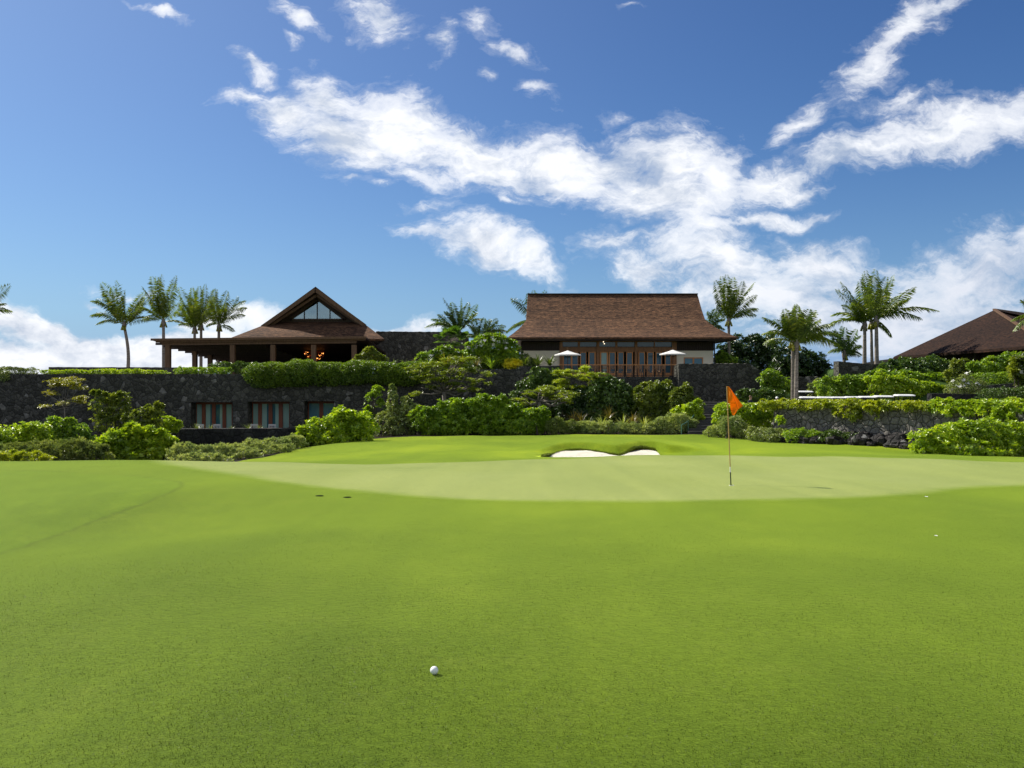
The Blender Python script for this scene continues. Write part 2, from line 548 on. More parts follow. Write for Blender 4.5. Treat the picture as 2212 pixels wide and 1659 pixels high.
BKY = np.array([37.6, 37.8, 38.35, 38.9, 39.1, 38.9, 38.1, 37.8, 38.3, 39.0, 39.3, 39.0, 38.2, 38.0])


def _tps(r2): return 0.5 * r2 * np.log(np.maximum(r2, 1e-12))
def _solve():
    P = CTRL[:, :2]
    n = len(P)
    d2 = ((P[:, None] - P[None]) ** 2).sum(-1)
    A = np.zeros((n + 3, n + 3))
    A[:n, :n] = _tps(d2) + np.eye(n) * 0.25
    A[:n, n] = 1; A[:n, n + 1:] = P
    A[n, :n] = 1; A[n + 1:, :n] = P.T
    b = np.zeros(n + 3); b[:n] = CTRL[:, 2]
    return np.linalg.solve(A, b)
_W = _solve()


def base_z(x, y):
    x = np.atleast_1d(np.asarray(x, float)); y = np.atleast_1d(np.asarray(y, float))
    out = np.empty(x.shape)
    fx, fy, fo = x.ravel(), y.ravel(), out.ravel()
    n = len(CTRL)
    for s in range(0, len(fx), 20000):
        a, b = fx[s:s + 20000], fy[s:s + 20000]
        d2 = (a[:, None] - CTRL[None, :, 0]) ** 2 + (b[:, None] - CTRL[None, :, 1]) ** 2
        fo[s:s + 20000] = _tps(d2) @ _W[:n] + _W[n] + _W[n + 1] * a + _W[n + 2] * b
    out = fo.reshape(x.shape)
    und = 0.02 * np.sin(x * 0.9 + 0.4 * y) * np.sin(y * 0.35 + 1.0) + 0.012 * np.sin(1.7 * x - 0.8 * y)
    # grassy bank wrapped round the back of the bunker: steep towards the sand, easing away behind
    sm = lambda q: np.clip(q, 0, 1) ** 2 * (3 - 2 * np.clip(q, 0, 1))
    bk = np.interp(x, BKX, BKY)
    ends = sm((x - 0.2) / 2.2) * sm((9.4 - x) / 2.4)
    bank = BANK_H * sm((y - bk - 0.05) / 0.95) * (1 - sm((y - bk - 1.2) / 6.5)) * ends
    return out + und + bank


# bunker: back edge as Y over X, two lobes with a tongue of turf between
BK = np.array([at(px, 980, Y)[:2] for px, Y in ((1170, 34.75), (1176, 35.6), (1181, 36.6), (1187, 37.6), (1202, 38.35), (1222, 38.9), (1245, 39.1), (1270, 38.9), (1293, 38.5), (1315, 38.0), (1337, 37.7), (1352, 38.15), (1368, 38.8), (1385, 39.25), (1400, 39.3), (1415, 39.0), (1428, 38.4), (1436, 37.3), (1438, 36.4))])
BX0, BX1, BY0 = BK[0, 0], BK[-1, 0], 34.6
def bunker_back(x): return np.interp(x, BK[:, 0], BK[:, 1], left=0, right=0)
def sand_z(x, y):
    t = np.clip((y - 35.2) / 4.0, 0, 1)
    return -2.13 + 0.36 * t * t * (3 - 2 * t) + 0.015 * np.sin(5 * x) * np.sin(4 * y)


def ground_z(x, y):
    z = base_z(x, y)
    x = np.atleast_1d(np.asarray(x, float)); y = np.atleast_1d(np.asarray(y, float))
    inside = (x > BX0) & (x < BX1) & (y > BY0) & (y < bunker_back(x))
    return np.where(inside, np.minimum(z - 0.25, sand_z(x, y) - 0.12), z)
def gz(x, y): return float(ground_z(x, y)[0])


def hit(px, py, y0=3.0, y1=62.0):
    """World point where the sight line through a pixel of the photograph first meets the turf."""
    Y = np.linspace(y0, y1, 1500)
    X = (px - 1106) / F * Y
    Z = EYE - (py - HZ) / F * Y
    g = base_z(X, Y)
    k = np.nonzero(Z <= g)[0]
    k = k[0] if len(k) else len(Y) - 1
    return np.array([X[k], Y[k]])


def poly_sd(x, y, poly):
    """Signed distance to a polygon, positive inside."""
    x = np.asarray(x); y = np.asarray(y)
    d = np.full(x.shape, 1e9); ins = np.zeros(x.shape, bool)
    n = len(poly)
    for i in range(n):
        ax, ay = poly[i]; bx, by = poly[(i + 1) % n]
        ex, ey = bx - ax, by - ay
        t = np.clip(((x - ax) * ex + (y - ay) * ey) / (ex * ex + ey * ey + 1e-12), 0, 1)
        d = np.minimum(d, np.hypot(x - ax - t * ex, y - ay - t * ey))
        c = ((ay > y) != (by > y)) & (x < (bx - ax) * (y - ay) / (by - ay + 1e-12) + ax)
        ins ^= c
    return np.where(ins, d, -d)


GREEN = [tuple(hit(px, py)) for px, py in ((300, 1005), (400, 1019), (500, 1036), (600, 1051), (700, 1063), (800, 1073), (900, 1081), (1106, 1089), (1400, 1091), (1700, 1087), (1900, 1080), (2050, 1071), (2212, 1056), (2400, 1040))]
GREEN += [((px - 1106) / F * Y, Y) for px, Y in ((2500, 27.0), (2212, 29.4), (2000, 30.6), (1800, 31.2), (1500, 31.8), (1320, 31.8), (1160, 31.5), (1000, 31.0), (700, 29.8), (480, 28.4), (330, 26.5), (270, 25.0))]
ROUGH = [tuple(hit(px, py)) for px, py in ((-300, 1300), (0, 1195), (100, 1165), (200, 1128), (300, 1092), (365, 1066), (398, 1050))]
ROUGH += [(a, b) for a, b in (tuple(hit(385, 1040)), tuple(hit(300, 1028)), tuple(hit(150, 1020)), (-22, 19), (-30, 12))]
_edge_px = np.array([-900, 0, 150, 300, 400, 480, 640, 800, 900, 1100, 1200, 1500, 1540, 1700, 1870, 1960, 2080, 2212, 2500, 3200], float)
_edge_Y = np.array([27, 27.5, 28.5, 29.5, 30, 32, 45.5, 51.5, 53.5, 54, 54.5, 53.5, 52.5, 47.8, 45.2, 42.8, 39.3, 36.3, 33, 28], float)


def bed_sd(x, y):
    """Positive where planting beds begin behind the lawn (metres, roughly)."""
    px = 1106 + F * x / np.maximum(y, 0.5)
    return np.where(y > 5, (y - np.interp(px, _edge_px, _edge_Y)) * 0.8, -9.0) + 0.12 * np.sin(2.1 * x + 0.3 * y)


def axis(segs):
    out = []
    for a, b, s in segs:
        out += list(np.arange(a, b, s))
    return np.array(out + [segs[-1][1]])


gx = axis([(-90, -40, 5), (-40, -16, 1.0), (-16, 1.3, 0.35), (1.3, 7.2, 0.09), (7.2, 16, 0.35), (16, 46, 1.0), (46, 95, 5)])
gy = axis([(-20, 2, 2), (2, 34, 0.3), (34, 37, 0.2), (37, 40, 0.07), (40, 58, 0.4), (58, 135, 2.5)])
GX, GY = np.meshgrid(gx, gy)
GZ = ground_z(GX, GY)
ny, nx = GX.shape
idx = np.arange(ny * nx).reshape(ny, nx)
quads = np.stack([idx[:-1, :-1], idx[:-1, 1:], idx[1:, 1:], idx[1:, :-1]], -1).reshape(-1, 4)
V = np.stack([GX, GY, GZ], -1).reshape(-1, 3)
SD_G = poly_sd(GX, GY, GREEN).ravel()
SD_R = poly_sd(GX, GY, ROUGH).ravel()
SD_B = np.maximum(bed_sd(GX, GY), -0.6).ravel()
# bare soil where the turf is cut away for the bunker
SD_B = np.where(((GX > BX0) & (GX < BX1) & (GY > BY0) & (GY < bunker_back(GX))).ravel(), 0.6, SD_B)

FAIR = dict(dark=(0.036, 0.068, 0.005), mid=(0.066, 0.108, 0.007), lightc=(0.114, 0.162, 0.012), straw=(0.110, 0.135, 0.022, 1), fine_scale=85.0, amt=0.38)
GRN = dict(dark=(0.22, 0.255, 0.064), mid=(0.255, 0.29, 0.082), lightc=(0.29, 0.32, 0.105), straw=(0.275, 0.295, 0.115, 1), fine_scale=60.0, amt=0.35)


def lawn_material():
    m, nt, out = new_mat('fairway_turf')
    col, h, md = turf_col(nt, **FAIR)
    # longer cut inside the rough; the mown step's shade painted dark along its border
    r = nd(nt, 'ShaderNodeAttribute', attribute_name='rough').outputs['Fac']
    wob = math_n(nt, 'MULTIPLY', math_n(nt, 'SUBTRACT', noise(nt, wpos(nt), 5.0, 4.0), 0.5), 0.25)
    r2 = math_n(nt, 'ADD', r, wob)
    line = math_n(nt, 'SUBTRACT', 1.0, math_n(nt, 'DIVIDE', math_n(nt, 'ABSOLUTE', r2), 0.075), clamp=True)
    inside = math_n(nt, 'MULTIPLY', math_n(nt, 'GREATER_THAN', r2, 0.0), 0.5)
    col = mixc(nt, inside, col, mixc(nt, 1.0, col, (0.85, 1.06, 0.7, 1), 'MULTIPLY'))
    col = mixc(nt, math_n(nt, 'MULTIPLY', line, 0.75), col, (0.016, 0.03, 0.004, 1))
    # soil of the beds
    b = nd(nt, 'ShaderNodeAttribute', attribute_name='bed').outputs['Fac']
    b2 = math_n(nt, 'ADD', b, math_n(nt, 'MULTIPLY', math_n(nt, 'SUBTRACT', noise(nt, wpos(nt), 3.0, 4.0), 0.5), 0.35))
    soil = math_n(nt, 'GREATER_THAN', b2, 0.12)
    # lighter turf colour over the apron, fading away from the green
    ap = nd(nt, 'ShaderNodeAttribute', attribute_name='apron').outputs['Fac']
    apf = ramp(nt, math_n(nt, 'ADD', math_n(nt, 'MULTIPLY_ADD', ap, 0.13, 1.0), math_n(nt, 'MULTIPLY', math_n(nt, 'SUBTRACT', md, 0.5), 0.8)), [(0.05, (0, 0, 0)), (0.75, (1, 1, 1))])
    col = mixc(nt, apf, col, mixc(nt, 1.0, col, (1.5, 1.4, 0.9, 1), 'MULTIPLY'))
    # turf colour raised and yellowed beyond the green
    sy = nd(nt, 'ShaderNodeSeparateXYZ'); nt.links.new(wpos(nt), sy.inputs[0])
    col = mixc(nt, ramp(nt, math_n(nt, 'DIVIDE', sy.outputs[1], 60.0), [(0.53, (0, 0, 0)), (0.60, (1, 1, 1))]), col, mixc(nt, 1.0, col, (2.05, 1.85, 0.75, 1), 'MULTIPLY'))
    col = mixc(nt, soil, col, (0.016, 0.012, 0.008, 1))
    p = turf_bsdf(nt, out, col, h)
    nt.links.new(math_n(nt, 'MULTIPLY_ADD', soil, -SHEEN, SHEEN), p.inputs['Sheen Weight'])
    return m


def green_material():
    m, nt, out = new_mat('green_turf')
    c1, h1, md = turf_col(nt, **FAIR)
    c1 = mixc(nt, 1.0, c1, (1.5, 1.4, 0.9, 1), 'MULTIPLY')
    c2, h2, _ = turf_col(nt, **GRN)
    a = nd(nt, 'ShaderNodeAttribute', attribute_name='edge')
    e = math_n(nt, 'ADD', a.outputs['Fac'], math_n(nt, 'MULTIPLY', math_n(nt, 'SUBTRACT', md, 0.5), 0.3))
    ef = ramp(nt, e, [(0.18, (0, 0, 0)), (0.80, (1, 1, 1))], 'EASE')
    p = turf_bsdf(nt, out, mixc(nt, ef, c1, c2), mixc(nt, ef, h1, h2))
    nt.links.new(mixc(nt, ef, (0.80, 1.0, 0.11, 1), (0.92, 1.0, 0.28, 1)), p.inputs['Sheen Tint'])
    return m


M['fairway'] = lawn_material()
M['green'] = green_material()
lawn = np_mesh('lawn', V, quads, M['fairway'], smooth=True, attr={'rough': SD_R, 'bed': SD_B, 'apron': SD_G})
tag(lawn, kind='structure')

q_in = quads[(SD_G[quads] > 0.0).all(1)]
used, inv = np.unique(q_in, return_inverse=True)
VG = V[used].copy(); VG[:, 2] += 0.0008
green = np_mesh('putting_green', VG, inv.reshape(-1, 4), M['green'], smooth=True, attr={'edge': np.clip(SD_G[used] / 1.5, 0, 1)})
tag(green, kind='structure')

# the ground beyond, out to the horizon
R = [90, 200, 600, 2500]
mb = MB()
vs, fs = [], []
for r in R:
    for k in range(48):
        a = 2 * math.pi * k / 48
        vs.append((r * math.cos(a), 40 + r * math.sin(a), -3.3 if r > 90 else -3.2))
for i in range(len(R) - 1):
    for k in range(48):
        k2 = (k + 1) % 48
        fs.append((i * 48 + k, (i + 1) * 48 + k, (i + 1) * 48 + k2, i * 48 + k2))
fs.append(tuple(range(48)))
mb.add(vs, fs)
M['far_land'] = plain_mat('far_scrub', (0.07, 0.085, 0.035), 0.95, 0.05, 0.5, 0.02)
tag(mb.build('ground', M['far_land']), kind='structure')

# sand and the lip of the bunker
sx = np.arange(BX0, BX1 + 1e-6, 0.06)
rows = []
nr = 46
for x in sx:
    yb = float(bunker_back(x)) + 0.05
    ys = BY0 + (yb - BY0) * np.linspace(0, 1, nr) ** 0.7
    rows.append(np.stack([np.full(nr, x), ys, sand_z(np.full(nr, x), ys)], -1))
VS = np.array(rows)
n1, n2 = VS.shape[:2]
ii = np.arange(n1 * n2).reshape(n1, n2)
qs = np.stack([ii[:-1, :-1], ii[1:, :-1], ii[1:, 1:], ii[:-1, 1:]], -1).reshape(-1, 4)
tag(np_mesh('bunker_sand', VS.reshape(-1, 3), qs, M['sand'], smooth=True), kind='structure')

xs = np.arange(BX0, BX1 + 1e-6, 0.04)
lipv = []
for x in xs:
    yb = float(bunker_back(x))
    zt = float(base_z(x, yb + 0.08)[0]) + 0.005
    zs = float(sand_z(np.array([x]), np.array([yb]))[0])
    wv = 0.025 * math.sin(23 * x) + 0.02 * math.sin(57 * x + 1)
    lipv.append([(x, yb + 0.03, zs - 0.2), (x, yb - 0.02 + wv, max(zs, zt - 0.09)), (x, yb - 0.05 + wv, max(zs, zt - 0.05)), (x, yb + 0.02, zt), (x, yb + 0.14, zt - 0.002)])
lipv = np.array(lipv)
n1, n2 = lipv.shape[:2]
ii = np.arange(n1 * n2).reshape(n1, n2)
qs = np.stack([ii[:-1, :-1], ii[1:, :-1], ii[1:, 1:], ii[:-1, 1:]], -1).reshape(-1, 4)
tag(np_mesh('bunker_lip', lipv.reshape(-1, 3), qs, M['lip'], smooth=True), kind='structure')


# ------------------------------------------------------------------ blades
def blades(P, L, W, lean, rng):
    """Triangular grass blades standing at P."""
    n = len(P)
    a = rng.uniform(0, 2 * math.pi, n)
    d = np.stack([np.cos(a), np.sin(a), np.zeros(n)], -1)
    s = np.stack([-np.sin(a), np.cos(a), np.zeros(n)], -1)
    ln = np.abs(rng.normal(0, lean, n))[:, None]
    tip = P + (d * np.sin(ln) + np.array([0, 0, 1]) * np.cos(ln)) * L[:, None]
    V = np.stack([P - s * W[:, None] / 2, P + s * W[:, None] / 2, tip], 1).reshape(-1, 3)
    return V, np.arange(3 * n).reshape(n, 3)


M['blade'] = leaf_mat('grass_blade', (0.030, 0.054, 0.005, 1), (0.068, 0.102, 0.010, 1), (0.20, 0.21, 0.07, 1), 0.5, 0.3, 0.35)
M['fringe'] = leaf_mat('bunker_fringe_grass', (0.07, 0.09, 0.010, 1), (0.11, 0.16, 0.014, 1), (0.2, 0.16, 0.05, 1), 0.6, 0.2, 0.3)
n = 420000
rg = np.random.default_rng(5)
Yb = 2.9 + 9.5 * rg.random(n) ** 1.75
Xb = (rg.random(n) * 2 - 1) * (Yb * 0.64 + 0.3)
keep = rg.random(n) < np.clip((12.4 - Yb) / 8.5, 0, 1) ** 1.2
# thicker and thinner turf in drifts
dr = np.sin(Xb * 1.3 + 0.7 * Yb) * np.sin(Yb * 1.7 - 0.5 * Xb) + 0.6 * np.sin(4.1 * Xb + 1.3) * np.sin(3.7 * Yb)
keep &= rg.random(n) < np.clip(0.62 + 0.33 * dr, 0.2, 1)
Xb, Yb = Xb[keep], Yb[keep]
Pb = np.stack([Xb, Yb, ground_z(Xb, Yb) - 0.002], -1)
Lb = rg.uniform(0.006, 0.014, len(Pb)); Wb = rg.uniform(0.0016, 0.0034, len(Pb))
Vb, Tb = blades(Pb, Lb, Wb, 0.8, rg)
tag(np_mesh('grass', Vb, Tb, M['blade']), kind='stuff')

n = 10500
Xf = rg.uniform(BX0 - 0.05, BX1, n)
yb = bunker_back(Xf)
Yf = yb + rg.uniform(-0.07, 0.16, n)
Zf = base_z(Xf, np.maximum(Yf, yb + 0.08)) - 0.01 - np.clip(yb - Yf, 0, 1) * 0.8
Pf = np.stack([Xf, Yf, Zf], -1)
Vf, Tf = blades(Pf, rg.uniform(0.05, 0.14, n), rg.uniform(0.012, 0.025, n), 0.7, rg)
tag(np_mesh('bunker_fringe_grass', Vf, Tf, M['fringe']), kind='stuff')
# ------------------------------------------------------------------ helpers for building parts
def Xp(px, Y): return (px - 1106.0) / F * Y
def Zp(py, Y): return EYE - (py - HZ) / F * Y
TERR = 1.62                                  # level of the upper terrace


def one(name, fn, mats, parent=None, smooth=False, uv=False):
    mb = MB(); fn(mb)
    return mb.build(name, mats, parent, smooth, uv)


# upper terrace and cart yard: raised ground
mb = MB()
mb.box(-75, Xp(1016, 64) - 0.3, 65.35, 120, -4.5, TERR)
mb.box(Xp(1016, 64) - 0.3, 19.4, 70.85, 120, -4.5, TERR - 0.005)
mb.box(Xp(1016, 64) - 0.3, 0.9, 67.6, 70.85, -4.5, TERR - 0.01)
tag(mb.build('terrace_ground', M['concrete']), kind='structure')
YX = [15.5, 19.0, 20.9, 22.4, 24.4, 26.0, 33.0]
YZ = [-1.38, -1.42, -1.55, -1.53, -1.45, -1.31, -1.31]
mb = MB()
poly_wall_pts = [(15.5, -3.2)] + list(zip(YX, YZ)) + [(33.0, -3.2)]
k_ = len(poly_wall_pts)
mb.add([(x, 51.6, z) for x, z in poly_wall_pts] + [(x, 64.5, z) for x, z in poly_wall_pts], [tuple(range(k_)), tuple(range(2 * k_ - 1, k_ - 1, -1))] + [(i, k_ + i, k_ + (i + 1) % k_, (i + 1) % k_) for i in range(k_)])
tag(mb.build('cart_yard', M['concrete']), kind='structure')
mb = MB(); mb.box(Xp(285, 61), Xp(740, 64), 61.4, 66.5, -4.5, -2.75)
tag(mb.build('courtyard_paving', M['concrete']), kind='structure')

# ------------------------------------------------------------------ lower stone wall with three door openings
M['timber_mid'] = wood_mat('gable_shade_timber', (0.045, 0.027, 0.016, 1), (0.085, 0.052, 0.03, 1))  # gable wall timber: shade under the roof overhang put into its colour
W = empty('lava_wall', (Xp(470, 64), 64, -3), 'long dark lava stone wall with three timber door openings at the lower left', 'stone wall', 'dark lava stone walls')
OPEN = [(411.8, 502.0, 868.8), (535.0, 625.3, 867.5), (657.4, 721.6, 866.6)]
zt, zb = Zp(808, 64), -3.6
mb = MB()
x = Xp(-420, 64)
for a, b, top in OPEN:
    xa, xb = Xp(a, 64), Xp(b, 64)
    mb.box(x, xa, 64, 65.4, zb, zt)
    mb.box(xa, xb, 64, 65.4, Zp(top, 64), zt)
    x = xb
mb.box(x, Xp(1016, 64), 64, 65.4, zb, zt)
mb.build('masonry', M['lava'], W)
PANES = [([(200, 240), (305, 350), (430, 475), (560, 605), (675, 700)], [(240, 305, 1), (350, 405, 1), (405, 430, 0), (475, 525, 0), (525, 560, 1), (605, 675, 1)]),
         ([(900, 940), (1005, 1050), (1135, 1180), (1260, 1310), (1388, 1412)], [(940, 1005, 1), (1050, 1110, 1), (1110, 1135, 0), (1180, 1215, 0), (1215, 1260, 1), (1310, 1388, 1)]),
         ([(1590, 1635), (1765, 1812), (1945, 1975)], [(1635, 1765, 2), (1812, 1945, 2)])]
zx = lambda v: Xp(384 + 0.17358 * v, 65.2)
for (a, b, top), (posts, panes) in zip(OPEN, PANES):
    zt2, zb2 = Zp(top, 64) + 0.02, -2.74
    m1 = MB()
    for p, q in posts: m1.box(zx(p), zx(q), 65.10, 65.30, zb2, zt2)
    m1.box(zx(posts[0][0]), zx(posts[-1][1]), 65.103, 65.297, zt2 - 0.22, zt2 + 0.3)
    m1.box(zx(posts[0][0]), zx(posts[-1][1]), 65.106, 65.294, zb2, zb2 + 0.15)
    fr = m1.build('window', M['redwood'], W)
    xs_ = sorted(set([p for q in posts for p in q]))
    for p, q, kind in panes:
        one('pane', lambda m: m.box(zx(p), zx(q), 65.19, 65.2, zb2 + 0.15, zt2 - 0.22), M[('pane_dark', 'pane_pale', 'pane_teal')[kind]], fr)
    m3 = MB()
    xa, xb = Xp(a, 64) - 0.15, Xp(b, 64) + 0.15
    m3.box(xa, xb, 68.0, 68.1, zb2, zt2 + .2); m3.box(xa - .1, xa, 65.41, 68.1, zb2, zt2 + .2); m3.box(xb, xb + .1, 65.41, 68.1, zb2, zt2 + .2)
    m3.box(xa, xb, 65.41, 68.0, zt2 + .1, zt2 + .2)
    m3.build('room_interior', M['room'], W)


def wall(label, fn, mat='lava', group='dark lava stone walls', cat='stone wall', name='lava_wall'):
    o = one(name, fn, M[mat])
    return tag(o, label, cat, group)


def poly_wall(mb, pts, y0, y1):
    """Upright wall with outline pts (x, z), from y0 (front) to y1."""
    k = len(pts)
    v = [(x, y0, z) for x, z in pts] + [(x, y1, z) for x, z in pts]
    f = [tuple(range(k)), tuple(range(2 * k - 1, k - 1, -1))] + [(i, k + i, k + (i + 1) % k, (i + 1) % k) for i in range(k)]
    mb.add(v, f)


def ragged(pts_px, Y, z0, n=60, amp=0.05, seed=1):
    """Outline of a dry stone wall: slightly uneven along the top."""
    r = random.Random(seed)
    px = [p[0] for p in pts_px]; py = [p[1] for p in pts_px]
    out = [(Xp(px[0], Y), z0)]
    for i in range(n + 1):
        q = px[0] + (px[-1] - px[0]) * i / n
        out.append((Xp(q, Y), Zp(float(np.interp(q, px, py)), Y) + r.uniform(-amp, amp * 0.4)))
    out.append((Xp(px[-1], Y), z0))
    return out


def mid_wall(mb):
    poly_wall(mb, ragged([(1010, 797.5), (1124, 797.0)], 66.5, -3.5, 24, .03, 2), 66.5, 67.7)
    poly_wall(mb, ragged([(1122, 791), (1209, 790)], 69.0, -3.5, 20, .03, 3), 69.0, 70.9)
wall('stepped dark stone wall behind the flat-topped trees, left of the deck railing', mid_wall)
def deck_wall(mb):
    poly_wall(mb, ragged([(1207, 814), (1470, 813.5)], 69.9, -3.5, 30, .02, 4), 69.9, 71.0)
wall('low stone retaining wall directly under the deck railing', deck_wall)
def end_wall(mb):
    pts = ragged([(1466, 786), (1560, 784.5), (1618, 785.5), (1638, 796), (1652, 810), (1660, 832), (1664, 880)], 69.2, -3.5, 50, .06, 5)
    poly_wall(mb, pts, 69.2, 71.2)
wall('massive stone wall end with a sloping shoulder, right of the deck', end_wall)
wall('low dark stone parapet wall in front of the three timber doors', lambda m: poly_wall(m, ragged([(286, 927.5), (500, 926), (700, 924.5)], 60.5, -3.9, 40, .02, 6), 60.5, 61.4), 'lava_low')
wall('thin far stone wall behind the leftmost palms', lambda m: poly_wall(m, ragged([(105, 792.5), (420, 793.5)], 71, 1.0, 30, .02, 7), 71, 71.5))
wall('tall plain stone wall between the two shingled buildings', lambda m: poly_wall(m, ragged([(812, 715.5), (1012, 717)], 86, 1.0, 40, .03, 8), 86, 86.9))
def pillar_wall(mb):
    k = ragged([(1812, 780), (1866, 785.5), (1960, 788)], 66, -2, 20, .02, 9)
    poly_wall(mb, k, 66, 67.1)
wall('short grey stone wall with a square end beside three palm trunks', pillar_wall)
def g_wall(mb):
    poly_wall(mb, ragged([(1690, 815), (1800, 813)], 70.5, -2, 20, .03, 10), 70.5, 71.3)
    poly_wall(mb, [(Xp(1785, 67), -2), (Xp(1785, 67), Zp(818, 67)), (Xp(1800, 67), Zp(818, 67)), (Xp(1800, 67), -2)], 67, 67.7)
wall('dark stone wall in shadow below the big dark tree', g_wall)
wall('low stone terrace wall half hidden by hedges at far right', lambda m: poly_wall(m, ragged([(2060, 840), (2300, 818)], 57.5, -2, 20, .03, 12), 57.5, 58.1))
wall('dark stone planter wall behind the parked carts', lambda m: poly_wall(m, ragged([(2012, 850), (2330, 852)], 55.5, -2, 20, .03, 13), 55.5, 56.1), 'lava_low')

# fitted stone retaining wall at the right, curving towards the viewer
PLAN = np.array([Xp(1672, 50), 50, Xp(1760, 48.4), 48.4, Xp(1860, 46.2), 46.2, Xp(1990, 43.6), 43.6, Xp(2120, 41.4), 41.4, Xp(2230, 39.8), 39.8, Xp(2420, 37.6), 37.6]).reshape(-1, 2)
def front_wall(mb):
    t = np.linspace(0, len(PLAN) - 1, 90)
    cx = np.interp(t, range(len(PLAN)), PLAN[:, 0]); cyy = np.interp(t, range(len(PLAN)), PLAN[:, 1])
    v, f = [], []
    for i in range(len(t)):
        j0, j1 = max(i - 1, 0), min(i + 1, len(t) - 1)
        dx, dy = cx[j1] - cx[j0], cyy[j1] - cyy[j0]
        l = math.hypot(dx, dy); nx_, ny_ = dy / l, -dx / l      # towards the viewer
        zt_ = -0.08 + 0.03 * math.sin(i * 1.7)
        for off, z in ((0.25, -3.0), (0.0, zt_), (-0.7, zt_), (-0.7, -3.0)):
            v.append((cx[i] + nx_ * off, cyy[i] + ny_ * off, z))
    n = len(t)
    for i in range(n - 1):
        for k in range(3):
            f.append((4 * i + k, 4 * i + k + 1, 4 * i + 4 + k + 1, 4 * i + 4 + k))
    f.append((0, 1, 2, 3)); f.append((4 * n - 4, 4 * n - 1, 4 * n - 2, 4 * n - 3))
    mb.add(v, f)
wall('curving grey fitted stone retaining wall under the cart hedge', front_wall, 'lava_lit', None)

# lava boulders at the foot of that wall
rr = random.Random(31)
def boulder(p, s):
    bm_v, bm_f = [], []
    n1, n2 = 9, 6
    ph = [rr.uniform(0, 6.28) for _ in range(6)]
    for i in range(n2 + 1):
        th = math.pi * i / n2
        for k in range(n1):
            a = 2 * math.pi * k / n1
            d = (math.sin(th) * math.cos(a), math.sin(th) * math.sin(a), math.cos(th))
            r = 1 + 0.22 * math.sin(3 * d[0] + ph[0]) * math.sin(4 * d[2] + ph[1]) + 0.18 * math.sin(6 * d[1] + ph[2]) + rr.uniform(-.1, .1)
            bm_v.append((p[0] + s * r * d[0] * 1.2, p[1] + s * r * d[1], p[2] + s * r * d[2] * .75))
    for i in range(n2):
        for k in range(n1):
            k2 = (k + 1) % n1
            bm_f.append((i * n1 + k, i * n1 + k2, i * n1 + n1 + k2, i * n1 + n1 + k))
    mb = MB(); mb.add(bm_v, bm_f)
    o = mb.build('lava_boulder', M['rock'])
    return tag(o, 'rough black lava boulder piled at the foot of the curving grey wall', 'rock', 'black lava boulders below the grey wall')
for i in range(74):
    u_ = rr.random() ** 0.9 * 0.98
    px_ = 1690 + 300 * u_
    Yw = float(np.interp(px_, [1672, 1760, 1860, 1990, 2120], [50, 48.4, 46.2, 43.6, 41.4]))
    Yq = Yw - 0.35 - rr.random() * 1.5
    xq = Xp(px_, Yq); s_ = rr.uniform(.16, .42)
    lift = 0.55 * max(0, 1 - (Yw - Yq) / 1.3)
    boulder((xq, Yq, gz(xq, Yq) + s_ * 0.4 + lift * rr.uniform(.4, 1)), s_)

# ------------------------------------------------------------------ stone steps and handrail
ST = empty('stone_steps', (Xp(1517, 54.2), 54.2, gz(Xp(1517, 54.2), 54.2)), 'dark stone steps climbing between the clipped shrubs', 'steps')
for i in range(12):
    Y0 = 54.2 + i * 0.48
    xl, xr = Xp(1488, 54.2) + i * 0.15, Xp(1546, 54.2) + i * 0.16
    z1 = -2.02 + 0.155 * (i + 1)
    one('step', lambda m: m.box(xl, xr, Y0, Y0 + 0.5 + 0.0, z1 - 0.6, z1), M['step_stone'], ST)
HR = empty('handrail', tuple(at(1472, 939, 53.9)), 'thin green metal handrail beside the stone steps', 'handrail')
one('rail', lambda m: m.tube([at(1471.5, 921, 53.9), at(1472.5, 917.5, 53.9), at(1480, 914, 54.4), at(1489, 908, 55.1), at(1495, 902, 55.6), at(1499, 896, 55.9)], 0.03, 6), M['green_metal'], HR)
for px_, y0_, y1_, Y_ in ((1472.2, 918, 941, 53.9), (1486.5, 910, 932, 54.9), (1494.8, 902, 929, 55.6)):
    one('rail_post', lambda m: m.tube([at(px_, y1_, Y_), at(px_, y0_, Y_)], 0.028, 6), M['green_metal'], HR)

# ------------------------------------------------------------------ pavilion with the glazed gable
PV = empty('gabled_pavilion', (-18, 80, TERR), 'brown timber pavilion with a glazed triangular gable and an open columned lanai', 'building', 'shingled resort buildings')
Yf = 78.3
ridge = Vector((Xp(681.5, Yf), Yf, Zp(619, Yf)))
eL = Vector((Xp(566, Yf), Yf, Zp(703, Yf))); eR = Vector((Xp(789, Yf), Yf, Zp(700.5, Yf)))
back = Vector((-4.0, 17, 0))
def gable_roof(mb):
    for e in (eL, eR):
        c = [e, ridge, ridge + back, e + back]
        if e is eR: c = c[::-1]
        nrm = (c[1] - c[0]).cross(c[2] - c[0]).normalized()
        mb.slab(c, 0.12)
GR = one('gable_roof', gable_roof, M['shingle'], PV, uv=True)
def barge(mb):
    for e in (eL, eR):
        d = (e - ridge).normalized()
        for off, w_, dy, dep in ((0.30, 0.34, -0.02, 0.14), (0.75, 0.22, 0.55, 0.2)):
            nrm = Vector((d.z, 0, -d.x)) if e is eL else Vector((-d.z, 0, d.x))
            dn = Vector((0, 0, -1))
            a = ridge + dn * off + Vector((0, dy, 0)); b = e + dn * (off * .55) + Vector((0, dy, 0)) - d * (0.4 if dy > 0 else 0)
            mb.bar(a, b, dep, w_, 0, up=(0, 0, 1))
one('bargeboard', barge, M['timber'], GR)
